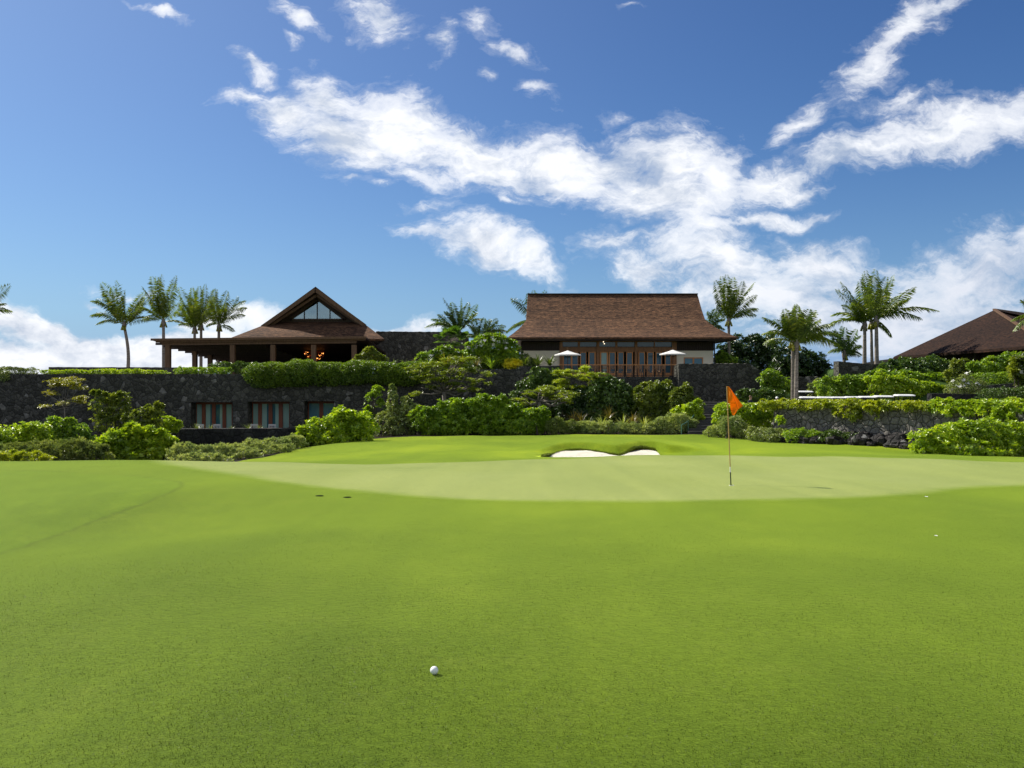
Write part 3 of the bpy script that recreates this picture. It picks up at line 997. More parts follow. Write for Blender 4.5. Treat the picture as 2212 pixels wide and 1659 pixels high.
def gable_wall(mb):
    y = 80.2
    poly_wall(mb, [(Xp(578, 80.2), Zp(701, 80.2)), (Xp(682, 80.2), Zp(625, 80.2)), (Xp(781, 80.2), Zp(699, 80.2))], y, y + .25)
    t = [(625.3, 690.5), (684.7, 645.0), (744.8, 690.0)]
    for i in range(3):
        a, b = t[i], t[(i + 1) % 3]
        mb.bar((Xp(a[0], 80.05), 80.05, Zp(a[1], 80.05)), (Xp(b[0], 80.05), 80.05, Zp(b[1], 80.05)), .12, .26 if i < 2 else .16)
GW = one('gable_wall', gable_wall, M['timber_mid'], PV)
y_ = 80.12
tri = [(625.3, 690), (656.8, 666.4), (684.7, 645.5), (712.3, 666.2), (744.8, 689.6)]
def tp(q): return Vector((Xp(q[0], y_), y_, Zp(q[1], y_)))
base_y = 689.8
for a, b in ((0, 1), (1, 2), (2, 3), (3, 4)):
    pa, pb = tri[a], tri[b]
    c = [tp((pa[0], base_y)), tp((pb[0], base_y)), tp(pb), tp(pa)]
    if a == 0: c = [tp((pa[0], base_y)), tp((pb[0], base_y)), tp(pb)]
    if b == 4: c = [tp((pa[0], base_y)), tp((pb[0], base_y)), tp(pa)]
    one('gable_pane', lambda m: m.slab(c, 0.03), M['glass_sky'], GW)
for px_, py_ in ((656.8, 666.4), (684.7, 645.5), (712.3, 666.2)):
    def mull(mb):
        mb.box(Xp(px_, 80.0) - .03, Xp(px_, 80.0) + .03, 80.0, 80.08, Zp(690, 80), Zp(py_, 80))
    one('mullion', mull, M['timber_dark'], GW)
A_ = Vector(at(499, 729.5, 75.5)); B_ = Vector(at(830, 732, 76.0))
C_ = eR + Vector((0.0, .1, -0.02)); D_ = eL + Vector((0, .0, -0.02))
E_ = Vector((Xp(617, 80.3), 80.3, Zp(695, 80.3))); G_ = Vector((Xp(757, 80.3), 80.3, Zp(695, 80.3)))
def skirt(mb):
    t = Vector((0, 0, -0.16))
    Ab, Bb = A_ + Vector((-4.4, 19, 0)), B_ + Vector((-4.4, 19, 0))
    mb.slab([A_, B_, C_, D_], 0, down=t)
    mb.slab([D_, C_, G_, E_], 0, down=t)
    mb.slab([Ab, A_, D_, D_ + back], 0, down=t)
    mb.slab([B_, Bb, C_ + back, C_], 0, down=t)
one('skirt_roof', skirt, M['shingle'], PV, uv=True)
def soffit(mb):
    z = 4.78
    mb.slab([(A_.x + .3, 76.3, z), (B_.x - .3, 76.5, z), (B_.x - 4.5, 94, z), (A_.x - 3.9, 94, z)], 0, down=(0, 0, .12))
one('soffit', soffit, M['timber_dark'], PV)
# trellis roof of the lanai: stacked fascia boards in front, a plane falling to the back
def lanai(mb):
    FLz, FRz = Zp(732.5, 74), Zp(728.5, 74)
    mb.slab([at(327, 731.5, 73.7), at(790, 726.6, 73.9), Vector((Xp(800, 76.5), 95, 3.2)), Vector((Xp(508, 95), 95, Zp(784, 95)))], 0.15)
one('lanai_roof', lanai, M['timber_dark'], PV)
def fascia(mb):
    mb.bar(at(326, 733.6, 73.6), at(791, 728.8, 73.8), .14, .19)
    mb.bar(at(337, 738.0, 73.95), at(789, 733.2, 74.15), .18, .17)
    mb.bar(at(350, 742.6, 74.3), at(770, 738.6, 74.4), .26, .24)
one('fascia', fascia, M['timber'], PV)
raf = None
for k in range(12):
    t_ = (k + .5) / 12
    Yk = 74.6 + t_ * 19.5
    zk = Zp(736, 74) + (Zp(784, 95) - Zp(736, 74)) * t_ - 0.16
    xk = Xp(327, 73.7) + (Xp(508, 95) - Xp(327, 73.7)) * t_
    one('rafter', lambda m: m.bar((xk - .35, Yk, zk), (xk + 9, Yk, zk + .02), .13, .2), M['timber_dark'], PV)
cyl = None
for px_, Y_ in ((363.5, 74.4), (503, 74.4), (590, 74.4), (678, 74.4), (765, 74.4), (421, 80.5), (454, 84.5), (484, 88.6)):
    t_ = max(0, (Y_ - 74.4) / 20.6)
    top = Zp(745, 74.4) if t_ == 0 else Zp(738, 74) + (Zp(784, 95) - Zp(738, 74)) * t_ - .1
    xx = Xp(px_, Y_)
    def col_(m):
        m.box(xx - .2, xx + .2, Y_ - .2, Y_ + .2, TERR + .25, top)
        m.box(xx - .27, xx + .27, Y_ - .27, Y_ + .27, TERR, TERR + .25)
    one('column', col_, M['timber'], PV)
def inner(mb):
    y = 91
    mb.box(Xp(497, y), Xp(541, y), y, y + .3, TERR, 5.0)
    mb.box(Xp(550, y), Xp(800, y), y, y + .3, TERR, 5.0)
    mb.box(Xp(541, y), Xp(550, y), y, y + .3, Zp(778, y), 5.0)
    xw = Xp(803, 77.2)
    mb.slab([(xw - .3, 77.2, TERR), (xw, 77.2, TERR), (xw - 3.2, 91, TERR), (xw - 3.5, 91, TERR)], 0, down=(0, 0, 3.1))
    for q in (600, 650, 702, 745): mb.box(Xp(q, 90.9) - .2, Xp(q, 90.9) + .2, 90.7, 90.99, TERR, 4.9)
one('back_wall', inner, M['timber_dark'], PV)

CH = empty('chandelier', tuple(at(679, 757, 82)), 'glowing orange basket chandelier hanging inside the columned lanai', 'chandelier')
M['rattan'] = plain_mat('red_rattan', (0.30, 0.06, 0.02), 0.6, 0.3, 0.3, 8)
M['bulb'] = glow_mat('lit_bulb', (1.0, 0.36, 0.08, 1), 5.0)
def basket(mb):
    c = at(679, 760, 82)
    for k in range(10):
        a = math.pi * 2 * k / 10
        pts = []
        for j in range(7):
            t_ = j / 6
            r = 0.98 * math.cos(t_ * math.pi / 2) ** 0.7 + .02
            pts.append((c[0] + r * math.cos(a + t_), c[1] + r * math.sin(a + t_), c[2] - .95 * t_))
        mb.tube(pts, .03, 5)
    for t_ in (0, .3, .6):
        r = 0.98 * math.cos(t_ * math.pi / 2) ** 0.7
        mb.tube([(c[0] + r * math.cos(a), c[1] + r * math.sin(a), c[2] - .95 * t_) for a in np.linspace(0, 6.283, 17)], .03, 5)
    mb.tube([(c[0], c[1], c[2] + 1.6), (c[0], c[1], c[2] - .9)], .02, 5)
one('basket', basket, M['rattan'], CH)
c0 = at(679, 760, 82)
rb = random.Random(4)
b0 = None
for k in range(30):
    t_ = rb.random() ** 1.1 * .85; a = rb.uniform(0, 6.283)
    r = (0.93 * math.cos(t_ * math.pi / 2) ** 0.7)
    p = (c0[0] + r * math.cos(a), c0[1] + r * math.sin(a), c0[2] - .95 * t_)
    if b0 is None:
        mb = MB(); mb.lathe([(.001, -.03), (.024, -.012), (.027, .008), (.015, .026), (.001, .03)], (0, 0, 0), 8)
        b0 = mb.build('bulb', M['bulb'], None, True)
        b0.parent = CH; bb = b0
    else:
        bb = b0.copy(); COL.objects.link(bb); bb.parent = CH
    bb.location = Vector(p) - Vector(CH.location)

# ------------------------------------------------------------------ building with the tall shingle roof and the deck
BD = empty('shingled_clubhouse', (9, 76, TERR), 'clubhouse with a tall flared brown shingle roof above timber glass doors', 'building', 'shingled resort buildings')
ROWS = [(80.3, 1140, 1506.5, 635.8), (79.4, 1139.6, 1511, 651.5), (78.5, 1139, 1515.5, 668), (77.2, 1137.5, 1523, 690), (76.4, 1131, 1535, 699.5), (75.6, 1122, 1549, 709), (74.6, 1110, 1569, 719), (73.4, 1097, 1594, 728.5)]
def big_roof(mb):
    fl = [Vector((Xp(l, Y), Y, Zp(y, Y))) for Y, l, r, y in ROWS]
    frr = [Vector((Xp(r, Y), Y, Zp(y, Y))) for Y, l, r, y in ROWS]
    mir = lambda p: Vector((p.x, 160.6 - p.y, p.z))
    bl, br = [mir(p) for p in fl], [mir(p) for p in frr]
    n = len(ROWS)
    for i in range(n - 1):
        mb.add([fl[i + 1], frr[i + 1], frr[i], fl[i]], [(0, 1, 2, 3)])
        mb.add([br[i + 1], bl[i + 1], bl[i], br[i]], [(0, 1, 2, 3)])
        if i >= 3:
            mb.add([bl[i + 1], fl[i + 1], fl[i], bl[i]], [(0, 1, 2, 3)])
            mb.add([frr[i + 1], br[i + 1], br[i], frr[i]], [(0, 1, 2, 3)])
    mb.add([bl[3], fl[3]] + [fl[2], fl[1], fl[0]] + [bl[1], bl[2]], [(0, 1, 2, 3, 4, 5, 6)])
    mb.add([frr[3], br[3], br[2], br[1], frr[0], frr[1], frr[2]], [(0, 1, 2, 3, 4, 5, 6)])
    e = [fl[-1], frr[-1], br[-1], bl[-1]]
    t = Vector((0, 0, -.14))
    for i in range(4):
        a, b = e[i], e[(i + 1) % 4]
        mb.add([a, a + t, b + t, b], [(0, 1, 2, 3)])
RF = one('roof', big_roof, M['shingle'], BD, uv=True)
one('ridge_cap', lambda m: m.bar((Xp(1139.5, 80.3), 80.3, Zp(635.8, 80.3) + .03), (Xp(1507, 80.3), 80.3, Zp(635.8, 80.3) + .03), .3, .1), M['timber_dark'], RF)
def eaves(mb):
    z = Zp(728.5, 73.4) - .26
    mb.box(Xp(1097, 73.4) + .12, Xp(1594, 73.4) - .12, 73.52, 87.1, z, z + .1)
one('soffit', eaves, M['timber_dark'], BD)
Yw = 75.5
X0, X1 = Xp(1126, Yw), Xp(1541, Yw)
cxp = lambda v: Xp(1069.8 + 0.23146 * v, Yw)          # columns measured on an enlarged view
c0_, c1_ = cxp(600), cxp(1690)
zf = Zp(757.5, Yw)
def walls(mb):
    mb.box(X0, c0_, Yw, Yw + .3, TERR, zf)
    xa, xb = Xp(1477, Yw), Xp(1518.6, Yw)
    za = Zp(772, Yw)
    mb.box(c1_, xa, Yw, Yw + .3, TERR, zf); mb.box(xb, X1, Yw, Yw + .3, TERR, zf)
    mb.box(xa, xb, Yw, Yw + .3, za, zf); mb.box(xa, xb, Yw, Yw + .3, TERR, Zp(788, Yw))
    mb.box(X0, X0 + .3, Yw + .3, 85.4, TERR, 4.7); mb.box(X1 - .3, X1, Yw + .3, 85.4, TERR, 4.7)
    mb.box(X0, X1, 85.4, 85.7, TERR, 4.7)
one('wall', walls, M['plaster'], BD)
for a, b in ((X0 - .05, c0_ - .002), (c1_ + .002, X1 + .05)):
    def frieze(mb):
        mb.box(a, b, Yw + .02, Yw + .28, zf + .003, 4.7)
        n = int((b - a) / .16)
        for k in range(n):
            xk = a + (k + .5) * (b - a) / n
            mb.box(xk - .045, xk + .045, Yw - .05, Yw + .02, zf + .003, 4.7)
    one('slatted_frieze', frieze, M['timber_dark'], BD)
def bay(mb):
    zt_ = 4.7
    mb.box(c0_, c1_, Yw - .10, Yw + .12, zf - .10, Zp(750.4, Yw))            # transom beam
    mb.box(c0_, c1_, Yw - .06, Yw + .10, Zp(736.6, Yw), zt_)
    for a, b in ((600, 628), (945, 970), (1300, 1325), (1648, 1690)):
        mb.box(cxp(a), cxp(b), Yw - .16, Yw + .16, TERR, zt_ - .01)
    for a, b in ((770, 790), (1120, 1140), (1480, 1490)):
        mb.box(cxp(a), cxp(b), Yw - .05, Yw + .11, Zp(750.4, Yw), zt_ - .02)
one('timber_bay_frame', bay, M['bay'], BD)
zg1 = zf - .10
def leafdoor(a, b, ga, gb, pale=False):
    zt_, z0 = zg1 - .002, TERR + .01
    xa, xb, g0, g1 = cxp(a), cxp(b), cxp(ga), cxp(gb)
    ztg, zbg = Zp(762, Yw), TERR + .35
    def fr(m):
        m.box(xa, g0, Yw - .03, Yw + .05, z0, zt_); m.box(g1, xb, Yw - .03, Yw + .05, z0, zt_)
        m.box(g0, g1, Yw - .028, Yw + .048, ztg, zt_); m.box(g0, g1, Yw - .028, Yw + .048, z0, zbg)
    d = one('door', fr, M['door'], BD)
    one('pane', lambda m: m.box(g0, g1, Yw, Yw + .012, zbg, ztg), M['pane_pale' if pale else 'pane_deep'], d)
    one('handle', lambda m: m.tube([(xb - .06, Yw - .07, 2.5), (xb - .06, Yw - .07, 2.75)], .015, 5), M['black_metal'], d)
for q in ((629, 709, 640, 705), (709, 775, 720, 770), (790, 850, 800, 845), (868, 940, 880, 925), (975, 1055, 990, 1040, True), (1060, 1125, 1070, 1115), (1140, 1200, 1150, 1195), (1222, 1285, 1230, 1275), (1335, 1398, 1345, 1390), (1415, 1480, 1425, 1470), (1496, 1556, 1505, 1550), (1582, 1645, 1590, 1635)):
    leafdoor(*q)
for a, b in ((628, 770), (790, 945), (970, 1120), (1140, 1300), (1325, 1480), (1490, 1648)):
    za, zb_ = Zp(750.4, Yw), Zp(736.6, Yw)
    f_ = one('clerestory_window', lambda m: (m.box(cxp(a), cxp(b), Yw + .0, Yw + .06, za, za + .07), m.box(cxp(a), cxp(b), Yw + .0, Yw + .06, zb_ - .07, zb_)), M['timber'], BD)
    one('pane', lambda m: m.box(cxp(a), cxp(b), Yw + .02, Yw + .035, za + .07, zb_ - .07), M['pane_deep'], f_)
xa, xb, za, zb_ = Xp(1477, Yw), Xp(1518.6, Yw), Zp(788, Yw), Zp(772, Yw)
f_ = one('window', lambda m: (m.box(xa, xb, Yw - .03, Yw + .1, zb_ - .09, zb_), m.box(xa, xb, Yw - .03, Yw + .1, za, za + .08), m.box(xa, xa + .08, Yw - .028, Yw + .098, za + .08, zb_ - .09), m.box(xb - .08, xb, Yw - .028, Yw + .098, za + .08, zb_ - .09), m.box((xa + xb) / 2 - .07, (xa + xb) / 2 + .07, Yw - .026, Yw + .096, za + .08, zb_ - .09)), M['door'], BD)
xm = (xa + xb) / 2
for a, b in ((xa + .08, xm - .07), (xm + .07, xb - .08)):
    one('pane', lambda m: m.box(a, b, Yw + .02, Yw + .03, za + .08, zb_ - .09), M['pane_teal'], f_)
one('downpipe', lambda m: m.tube([(X1 + .09, Yw - .06, TERR), (X1 + .09, Yw - .06, 4.7)], .055, 6), M['black_metal'], BD)
def room(mb):
    mb.box(X0 + .35, X1 - .35, 82.0, 82.1, TERR, 4.69)
    mb.box(X0 + .35, X1 - .35, Yw + .4, 82.0, TERR, TERR + .02)
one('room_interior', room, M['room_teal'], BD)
for px_, py_ in ((1303.5, 738.5), (1305.5, 742.5)):
    L_ = empty('pendant_lamp', tuple(at(px_, py_, 75.1)), 'small lit globe lamp under the eaves before the clerestory, %s of two' % ('upper' if py_ < 740 else 'lower'), 'lamp', 'lit globe lamps in the clubhouse')
    mb = MB(); c = at(px_, py_, 75.1)
    mb.lathe([(.001, -.04), (.028, -.028), (.04, 0), (.028, .028), (.001, .04)], c, 10)
    mb.build('globe', glow_mat('lit_globe', (1, .85, .6, 1), 2.0), L_, True)
    one('cord', lambda m: m.tube([c + np.array([0, 0, .036]), np.array([c[0], c[1], 4.77])], .008, 4), M['black_metal'], L_)

# deck railing
RL = empty('deck_railing', (Xp(1340, 70.3), 70.3, TERR), 'long deck railing with a wooden top rail and thin black balusters', 'railing')
ra, rb_ = Xp(1209, 70.3), Xp(1480, 70.3)
zr = Zp(787.3, 70.3)
one('top_rail', lambda m: m.box(ra - .05, rb_ + .0, 70.2, 70.4, zr - .06, zr), M['door'], RL)
one('bottom_rail', lambda m: m.box(ra, rb_, 70.27, 70.33, TERR + .06, TERR + .10), M['black_metal'], RL)
bal = None
NB = 92
for k in range(NB):
    xx = ra + (rb_ - ra) * (k + .5) / NB
    if bal is None:
        mb = MB(); mb.box(-.011, .011, -.011, .011, -.47, .47)
        bal = mb.build('baluster', M['black_metal']); bal.parent = RL; b_ = bal
    else:
        b_ = bal.copy(); COL.objects.link(b_); b_.parent = RL
    b_.location = (xx - RL.location.x, 0, (TERR + .1 + zr - .06) / 2 - TERR)
    b_.scale = (1, 1, (zr - .06 - TERR - .1) / .94)
for px_ in (1209.5, 1300, 1390, 1479.5):
    one('post', lambda m: m.box(Xp(px_, 70.3) - .04, Xp(px_, 70.3) + .04, 70.262, 70.338, TERR, zr - .061), M['black_metal'], RL)

# deck chairs (backs showing above the rail)
ORD = ['first', 'second', 'third', 'fourth', 'fifth', 'sixth', 'seventh', 'eighth', 'ninth', 'tenth', 'eleventh', 'twelfth']
M['chair_wood'] = wood_mat('teak', (0.22, 0.12, 0.055, 1), (0.36, 0.21, 0.11, 1))
def make_chair(name, label, cat, mat, group, seatmat=None, bars=5, bh=.98):
    t = empty(name, (0, 0, 0), label, cat, group)
    one('seat', lambda m: m.box(-.24, .24, -.24, .24, .43, .48), seatmat or mat, t)
    for sx_ in (-.22, .22):
        for sy_ in (-.22, .22):
            one('leg', lambda m: m.box(sx_ - .025, sx_ + .025, sy_ - .025, sy_ + .025, 0, .43 if sy_ > 0 else bh), mat, t)
    def bk(m):
        m.box(-.194, .194, -.24, -.2, bh - .09, bh); m.box(-.194, .194, -.24, -.2, .62, .68)
        for k in range(bars):
            q = -.194 + .388 * (k + .5) / bars
            m.box(q - .02, q + .02, -.235, -.205, .68, bh - .09)
    one('backrest', bk, mat, t)
    return t
proto = make_chair('deck_chair', 'x', 'chair', M['chair_wood'], 'wooden chairs along the deck railing', None, 5, 1.0)
for i, px_ in enumerate((1284, 1305, 1323, 1340, 1359, 1379, 1396, 1415, 1430)):
    o = proto if i == 0 else copy_tree(proto)
    o.location = (Xp(px_, 71.1), 71.1, TERR)
    o['label'] = 'wooden slat-back chair behind the deck railing, %s from the left' % ORD[i]
# cafe umbrellas on the deck
def umbrella(px_, py_, label):
    Y = 72.2
    c = Vector((Xp(px_, Y), Y, TERR))
    t = empty('patio_umbrella', c, label, 'umbrella', 'white umbrellas on the deck')
    zt_ = Zp(py_ - 5, Y); ze = Zp(py_ + 4, Y)
    R_ = 29.0 / F * Y
    def can(m):
        n = 8; v = [(c.x, c.y, zt_)]; ring = []
        for k in range(n * 3):
            a = 2 * math.pi * (k + .2) / (n * 3)
            sag = 1 - .045 * (1 - abs(math.cos(a * n / 2)))
            ring.append((c.x + R_ * sag * math.cos(a), c.y + R_ * sag * math.sin(a), ze))
        mid = [((p[0] - c.x) * .5 + c.x, (p[1] - c.y) * .5 + c.y, ze + (zt_ - ze) * .44) for p in ring]
        n3 = len(ring)
        lowr = [(p[0], p[1], p[2] - .10) for p in ring]
        vv = v + mid + ring + lowr
        f = [(0, 1 + k, 1 + (k + 1) % n3) for k in range(n3)]
        for r_ in (0, 1):
            o_ = 1 + r_ * n3
            f += [(o_ + k, o_ + n3 + k, o_ + n3 + (k + 1) % n3, o_ + (k + 1) % n3) for k in range(n3)]
        m.add(vv, f)
    one('canopy', can, M['canvas'], t)
    one('pole', lambda m: m.tube([(c.x, c.y, TERR), (c.x, c.y, zt_ + .22)], .028, 8), M['timber'], t)
    one('base', lambda m: m.lathe([(.001, 0), (.3, 0), (.3, .06), (.06, .1), (.001, .1)], (c.x, c.y, TERR), 16), M['black_metal'], t)
    def ribs(m):
        for k in range(8):
            a = 2 * math.pi * k / 8
            m.tube([(c.x + .05 * math.cos(a), c.y + .05 * math.sin(a), ze - .25), (c.x + R_ * .55 * math.cos(a), c.y + R_ * .55 * math.sin(a), ze + .13)], .012, 4)
    one('struts', ribs, M['timber_dark'], t)
umbrella(1226.5, 762, 'white umbrella at the left end of the deck')
umbrella(1453.5, 760.5, 'white umbrella at the right end of the deck')
for px_, nm in ((1222, 'left'), (1450, 'right')):
    c = Vector((Xp(px_, 72.2) + .6, 72.0, TERR))
    t = empty('deck_table', c, 'dark round table under the white umbrella at the %s end of the deck' % nm, 'table', 'tables on the deck')
    one('table_top', lambda m: m.lathe([(.001, .71), (.5, .71), (.5, .75), (.001, .75)], c, 20), M['timber_dark'], t)
    one('pedestal', lambda m: m.lathe([(.28, 0), (.28, .03), (.04, .06), (.04, .709)], c, 10), M['black_metal'], t)

# garden chairs by the lower doors
M['white_wicker'] = plain_mat('white_wicker', (0.55, 0.53, 0.5), .7, .2, .25, 30)
proto = make_chair('garden_chair', 'x', 'chair', M['white_wicker'], 'white chairs by the lower timber doors', None, 4, .95)
for i, (px_, lab) in enumerate(((433, 'white chair before the left timber doors, nearer the wall corner'), (472, 'white chair before the left timber doors, nearer the middle doors'), (549, 'white chair before the middle timber doors, half behind grassy plants'), (590, 'striped-looking white slat chair before the middle timber doors'))):
    o = proto if i == 0 else copy_tree(proto)
    o.location = (Xp(px_, 62.7), 62.7, -3.02)
    o.rotation_euler.z = (0.2, -0.1, .3, 0)[i]
    o.scale = (1.1, 1.1, 1.22)
    o['label'] = lab

# ------------------------------------------------------------------ third building at the right
B3 = empty('hip_roofed_building', (42, 72, 2.4), 'dark brown hip-roofed building behind hedges at the right edge', 'building', 'shingled resort buildings')
ap = Vector(at(2147, 670, 72)); eLf = Vector(at(1931, 770.5, 75)); eRt = Vector(at(2262, 744, 60)); apB = Vector(at(2212, 689, 80)) + Vector((8, 8, .4))
apR = Vector(at(2330, 694, 82))
eRb = eRt + Vector((16, 6, 0))
def r3(mb):
    t = Vector((0, 0, -.22))
    mb.slab([eLf, eRt, ap], 0, down=t)
    mb.slab([eRt, eRb, apR, ap], 0, down=t)
    eb = eLf + Vector((6, 14, 0))
    mb.slab([eb, eLf, ap], 0, down=t)
    mb.slab([eb, ap, apR, eRb], 0, down=t)
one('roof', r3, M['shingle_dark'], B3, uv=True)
one('hip_trim', lambda m: (m.bar(ap + Vector((0, -.05, .06)), eRt + Vector((0, -.05, .06)), .22, .14), m.bar(ap + Vector((0, 0, .06)), apR, .22, .14)), M['timber'], B3)
def w3(mb):
    d = (eRt - eLf); dn = Vector((d.x, d.y, 0)).normalized(); nb = Vector((-dn.y, dn.x, 0))
    if nb.y < 0: nb = -nb
    a = eLf + dn * 1.6 + nb * 1.3; b = eRt - dn * 1.0 + nb * 1.3
    mb.slab([(a.x, a.y, .5), (b.x, b.y, .5), (b.x, b.y, b.z + .1), (a.x, a.y, a.z + .1)], 0, down=nb * .3)
    for k in range(7):
        p = a.lerp(b, k / 6) - nb * .15
        mb.box(p.x - .15, p.x + .15, p.y - .15, p.y + .15, .5, p.z)
one('wall', w3, M['timber_dark'], B3)

# ------------------------------------------------------------------ flagstick and ball
fb = at(1579, 1047, 18.6); fb[2] = gz(fb[0], fb[1])
ftop = np.array([Xp(1570, 18.6), 18.6, Zp(834.5, 18.6)])
FS = empty('flagstick', tuple(fb), 'leaning flagstick with an orange flag standing on the green', 'flagstick')
M['pole'] = plain_mat('yellow_varnished_pole', (0.42, 0.27, 0.10), .4, .4, .15, 6)
M['pole_dark'] = plain_mat('dark_green_pole', (0.012, 0.03, 0.015), .4, .4, .1, 6)
def seg(t0, t1, r, m): m.tube([fb + (ftop - fb) * t0, fb + (ftop - fb) * t1], r, 10)
one('pole', lambda m: seg(.19, 1.0, .011, m), M['pole'], FS)
one('white_band', lambda m: seg(.135, .19, .0125, m), M['white_paint'], FS)
one('pole_foot', lambda m: seg(-.01, .135, .0125, m), M['pole_dark'], FS)
m_, nt_, out_ = new_mat('orange_flag_cloth')
cl = mixc(nt_, noise(nt_, nd(nt_, 'ShaderNodeTexCoord').outputs['Object'], 9.0, 3.0), (0.86, 0.30, 0.010, 1), (0.92, 0.38, 0.02, 1))
p_ = principled(nt_, out_, cl, .6, .2)
t_ = nd(nt_, 'ShaderNodeBsdfTranslucent'); nt_.links.new(cl, t_.inputs[0])
mx_ = nd(nt_, 'ShaderNodeMixShader'); mx_.inputs[0].default_value = .55
nt_.links.new(p_.outputs[0], mx_.inputs[1]); nt_.links.new(t_.outputs[0], mx_.inputs[2]); nt_.links.new(mx_.outputs[0], out_.inputs[0])
M['flag'] = m_
def fq(x, y, dy=0.0): return np.array([Xp(1508.7 + .14876 * x, 18.6), 18.6 + dy, Zp(812 + .14876 * y, 18.6)])
def patch(mb, c, n=12, bulge=.0, wav=0.0):
    """Coons-like bilinear sheet over four corners with a bulge and small wrinkles."""
    a, b, cc, d = c
    v = []
    for i in range(n + 1):
        for j in range(n + 1):
            s, t = i / n, j / n
            p = (a * (1 - s) + b * s) * (1 - t) + (d * (1 - s) + cc * s) * t
            p = p + np.array([0, -bulge * math.sin(math.pi * s) * math.sin(math.pi * t) * 4 + wav * math.sin(7 * s + 3 * t) , 0])
            v.append(p)
    f = [(i * (n + 1) + j, (i + 1) * (n + 1) + j, (i + 1) * (n + 1) + j + 1, i * (n + 1) + j + 1) for i in range(n) for j in range(n)]
    mb.add(v, f)
def flag(mb):
    patch(mb, [fq(408, 152), fq(416, 396), fq(434, 398, -.012), fq(430, 152, -.012)], 6)                              # hem sleeve
    patch(mb, [fq(430, 152, -.012), fq(434, 398, -.012), fq(542, 402, -.05), fq(446, 160, -.02)], 12, .012, .006)        # bright near panel
    patch(mb, [fq(446, 160, -.02), fq(542, 402, -.05), fq(580, 492, .03), fq(652, 436, .02)], 12, -.012, .008)           # far falling panel
    patch(mb, [fq(542, 402, -.05), fq(462, 400, .035), fq(484, 515, .05), fq(580, 492, .03)], 10, -.01, .006)            # fold turned under
    patch(mb, [fq(580, 492, .03), fq(484, 515, .05), fq(503, 570, .05), fq(525, 578, .045)], 8, .004, .003)
fl_ = one('flag', flag, M['flag'], FS, True)
md = fl_.modifiers.new('cloth', 'SOLIDIFY'); md.thickness = .003
one('cup', lambda m: m.lathe([(.054, .0), (.054, -.1), (.001, -.1)], (fb[0] + .012, fb[1], fb[2] + .012), 20), M['white_paint'], FS)

bx_, by_ = Xp(938, 4.452), 4.452
bz_ = gz(bx_, by_) + .0205
GBL = empty('golf_ball', (bx_, by_, bz_ - .0205), 'white golf ball lying on the mown fairway', 'golf ball')
m_, nt_, out_ = new_mat('dimpled_white_ball')
vv_ = nd(nt_, 'ShaderNodeTexVoronoi', i_Scale=260.0)
nt_.links.new(nd(nt_, 'ShaderNodeTexCoord').outputs['Object'], vv_.inputs['Vector'])
h_ = ramp(nt_, vv_.outputs['Distance'], [(0.0, (0, 0, 0)), (.55, (1, 1, 1))])
principled(nt_, out_, (0.82, 0.83, 0.84), .3, .5, bump(nt_, h_, .35, .001))
def sphere(mb, c, r, n1=32, n2=18):
    mb.lathe([(max(r * math.sin(math.pi * i / n2), 1e-5), -r * math.cos(math.pi * i / n2)) for i in range(n2 + 1)], c, n1)
one('ball', lambda m: sphere(m, (bx_, by_, bz_), .02135), m_, GBL, True)
def mark(mb):
    c = Vector((bx_, by_, bz_)); v = []
    d0 = Vector((-.35, -.86, -.36)).normalized(); s0 = d0.cross(Vector((0, 0, 1))).normalized(); u0 = s0.cross(d0)
    for (a0, b0, l, h) in ((-.006, .002, .010, .0022), (-.005, -.0025, .007, .0022)):
        pts = [(a0, b0), (a0 + l, b0), (a0 + l, b0 + h), (a0, b0 + h)]
        vs__ = [c + (d0 * .02135 + s0 * p + u0 * q).normalized() * .02147 for p, q in pts]
        mb.add(vs__, [(0, 1, 2, 3)])
one('stamp', mark, plain_mat('grey_ball_stamp', (.2, .27, .26), .5, .3, .1, 50), GBL)

M['sprinkler'] = plain_mat('dark_sprinkler_plastic', (0.008, 0.014, 0.006), .95, .02, .2, 20)
# sprinkler heads and fallen petals on the turf
for i, (px_, py_) in enumerate(((690, 1072), (750, 1074.5))):
    h = hit(px_, py_); z = gz(*h)
    t = tag(one('sprinkler_head', lambda m: m.lathe([(.001, .003), (.045, .003), (.05, .005), (.068, .006), (.072, 0)], (h[0], h[1], z), 18), M['sprinkler']),
            'small dark round sprinkler head set in the apron, %s of two' % ('left' if i == 0 else 'right'), 'sprinkler head', 'dark sprinkler heads in the turf')
for i, (px_, py_, r) in enumerate(((2022, 1160.5, .022), (2001, 1075, .035))):
    h = hit(px_, py_); z = gz(*h)
    def pet(m):
        for k in range(5):
            a = 2 * math.pi * k / 5
            m.add([(h[0], h[1], z + .012), (h[0] + r * math.cos(a - .5) * .7, h[1] + r * math.sin(a - .5) * .7, z + .02), (h[0] + r * math.cos(a), h[1] + r * math.sin(a), z + .016), (h[0] + r * math.cos(a + .5) * .7, h[1] + r * math.sin(a + .5) * .7, z + .02)], [(0, 1, 2, 3)])
    tag(one('fallen_blossom', pet, M['white_cloth']), 'tiny white blossom lying on the fairway at right, %s one' % ('nearer' if i == 0 else 'farther'), 'blossom', 'white blossoms on the turf')

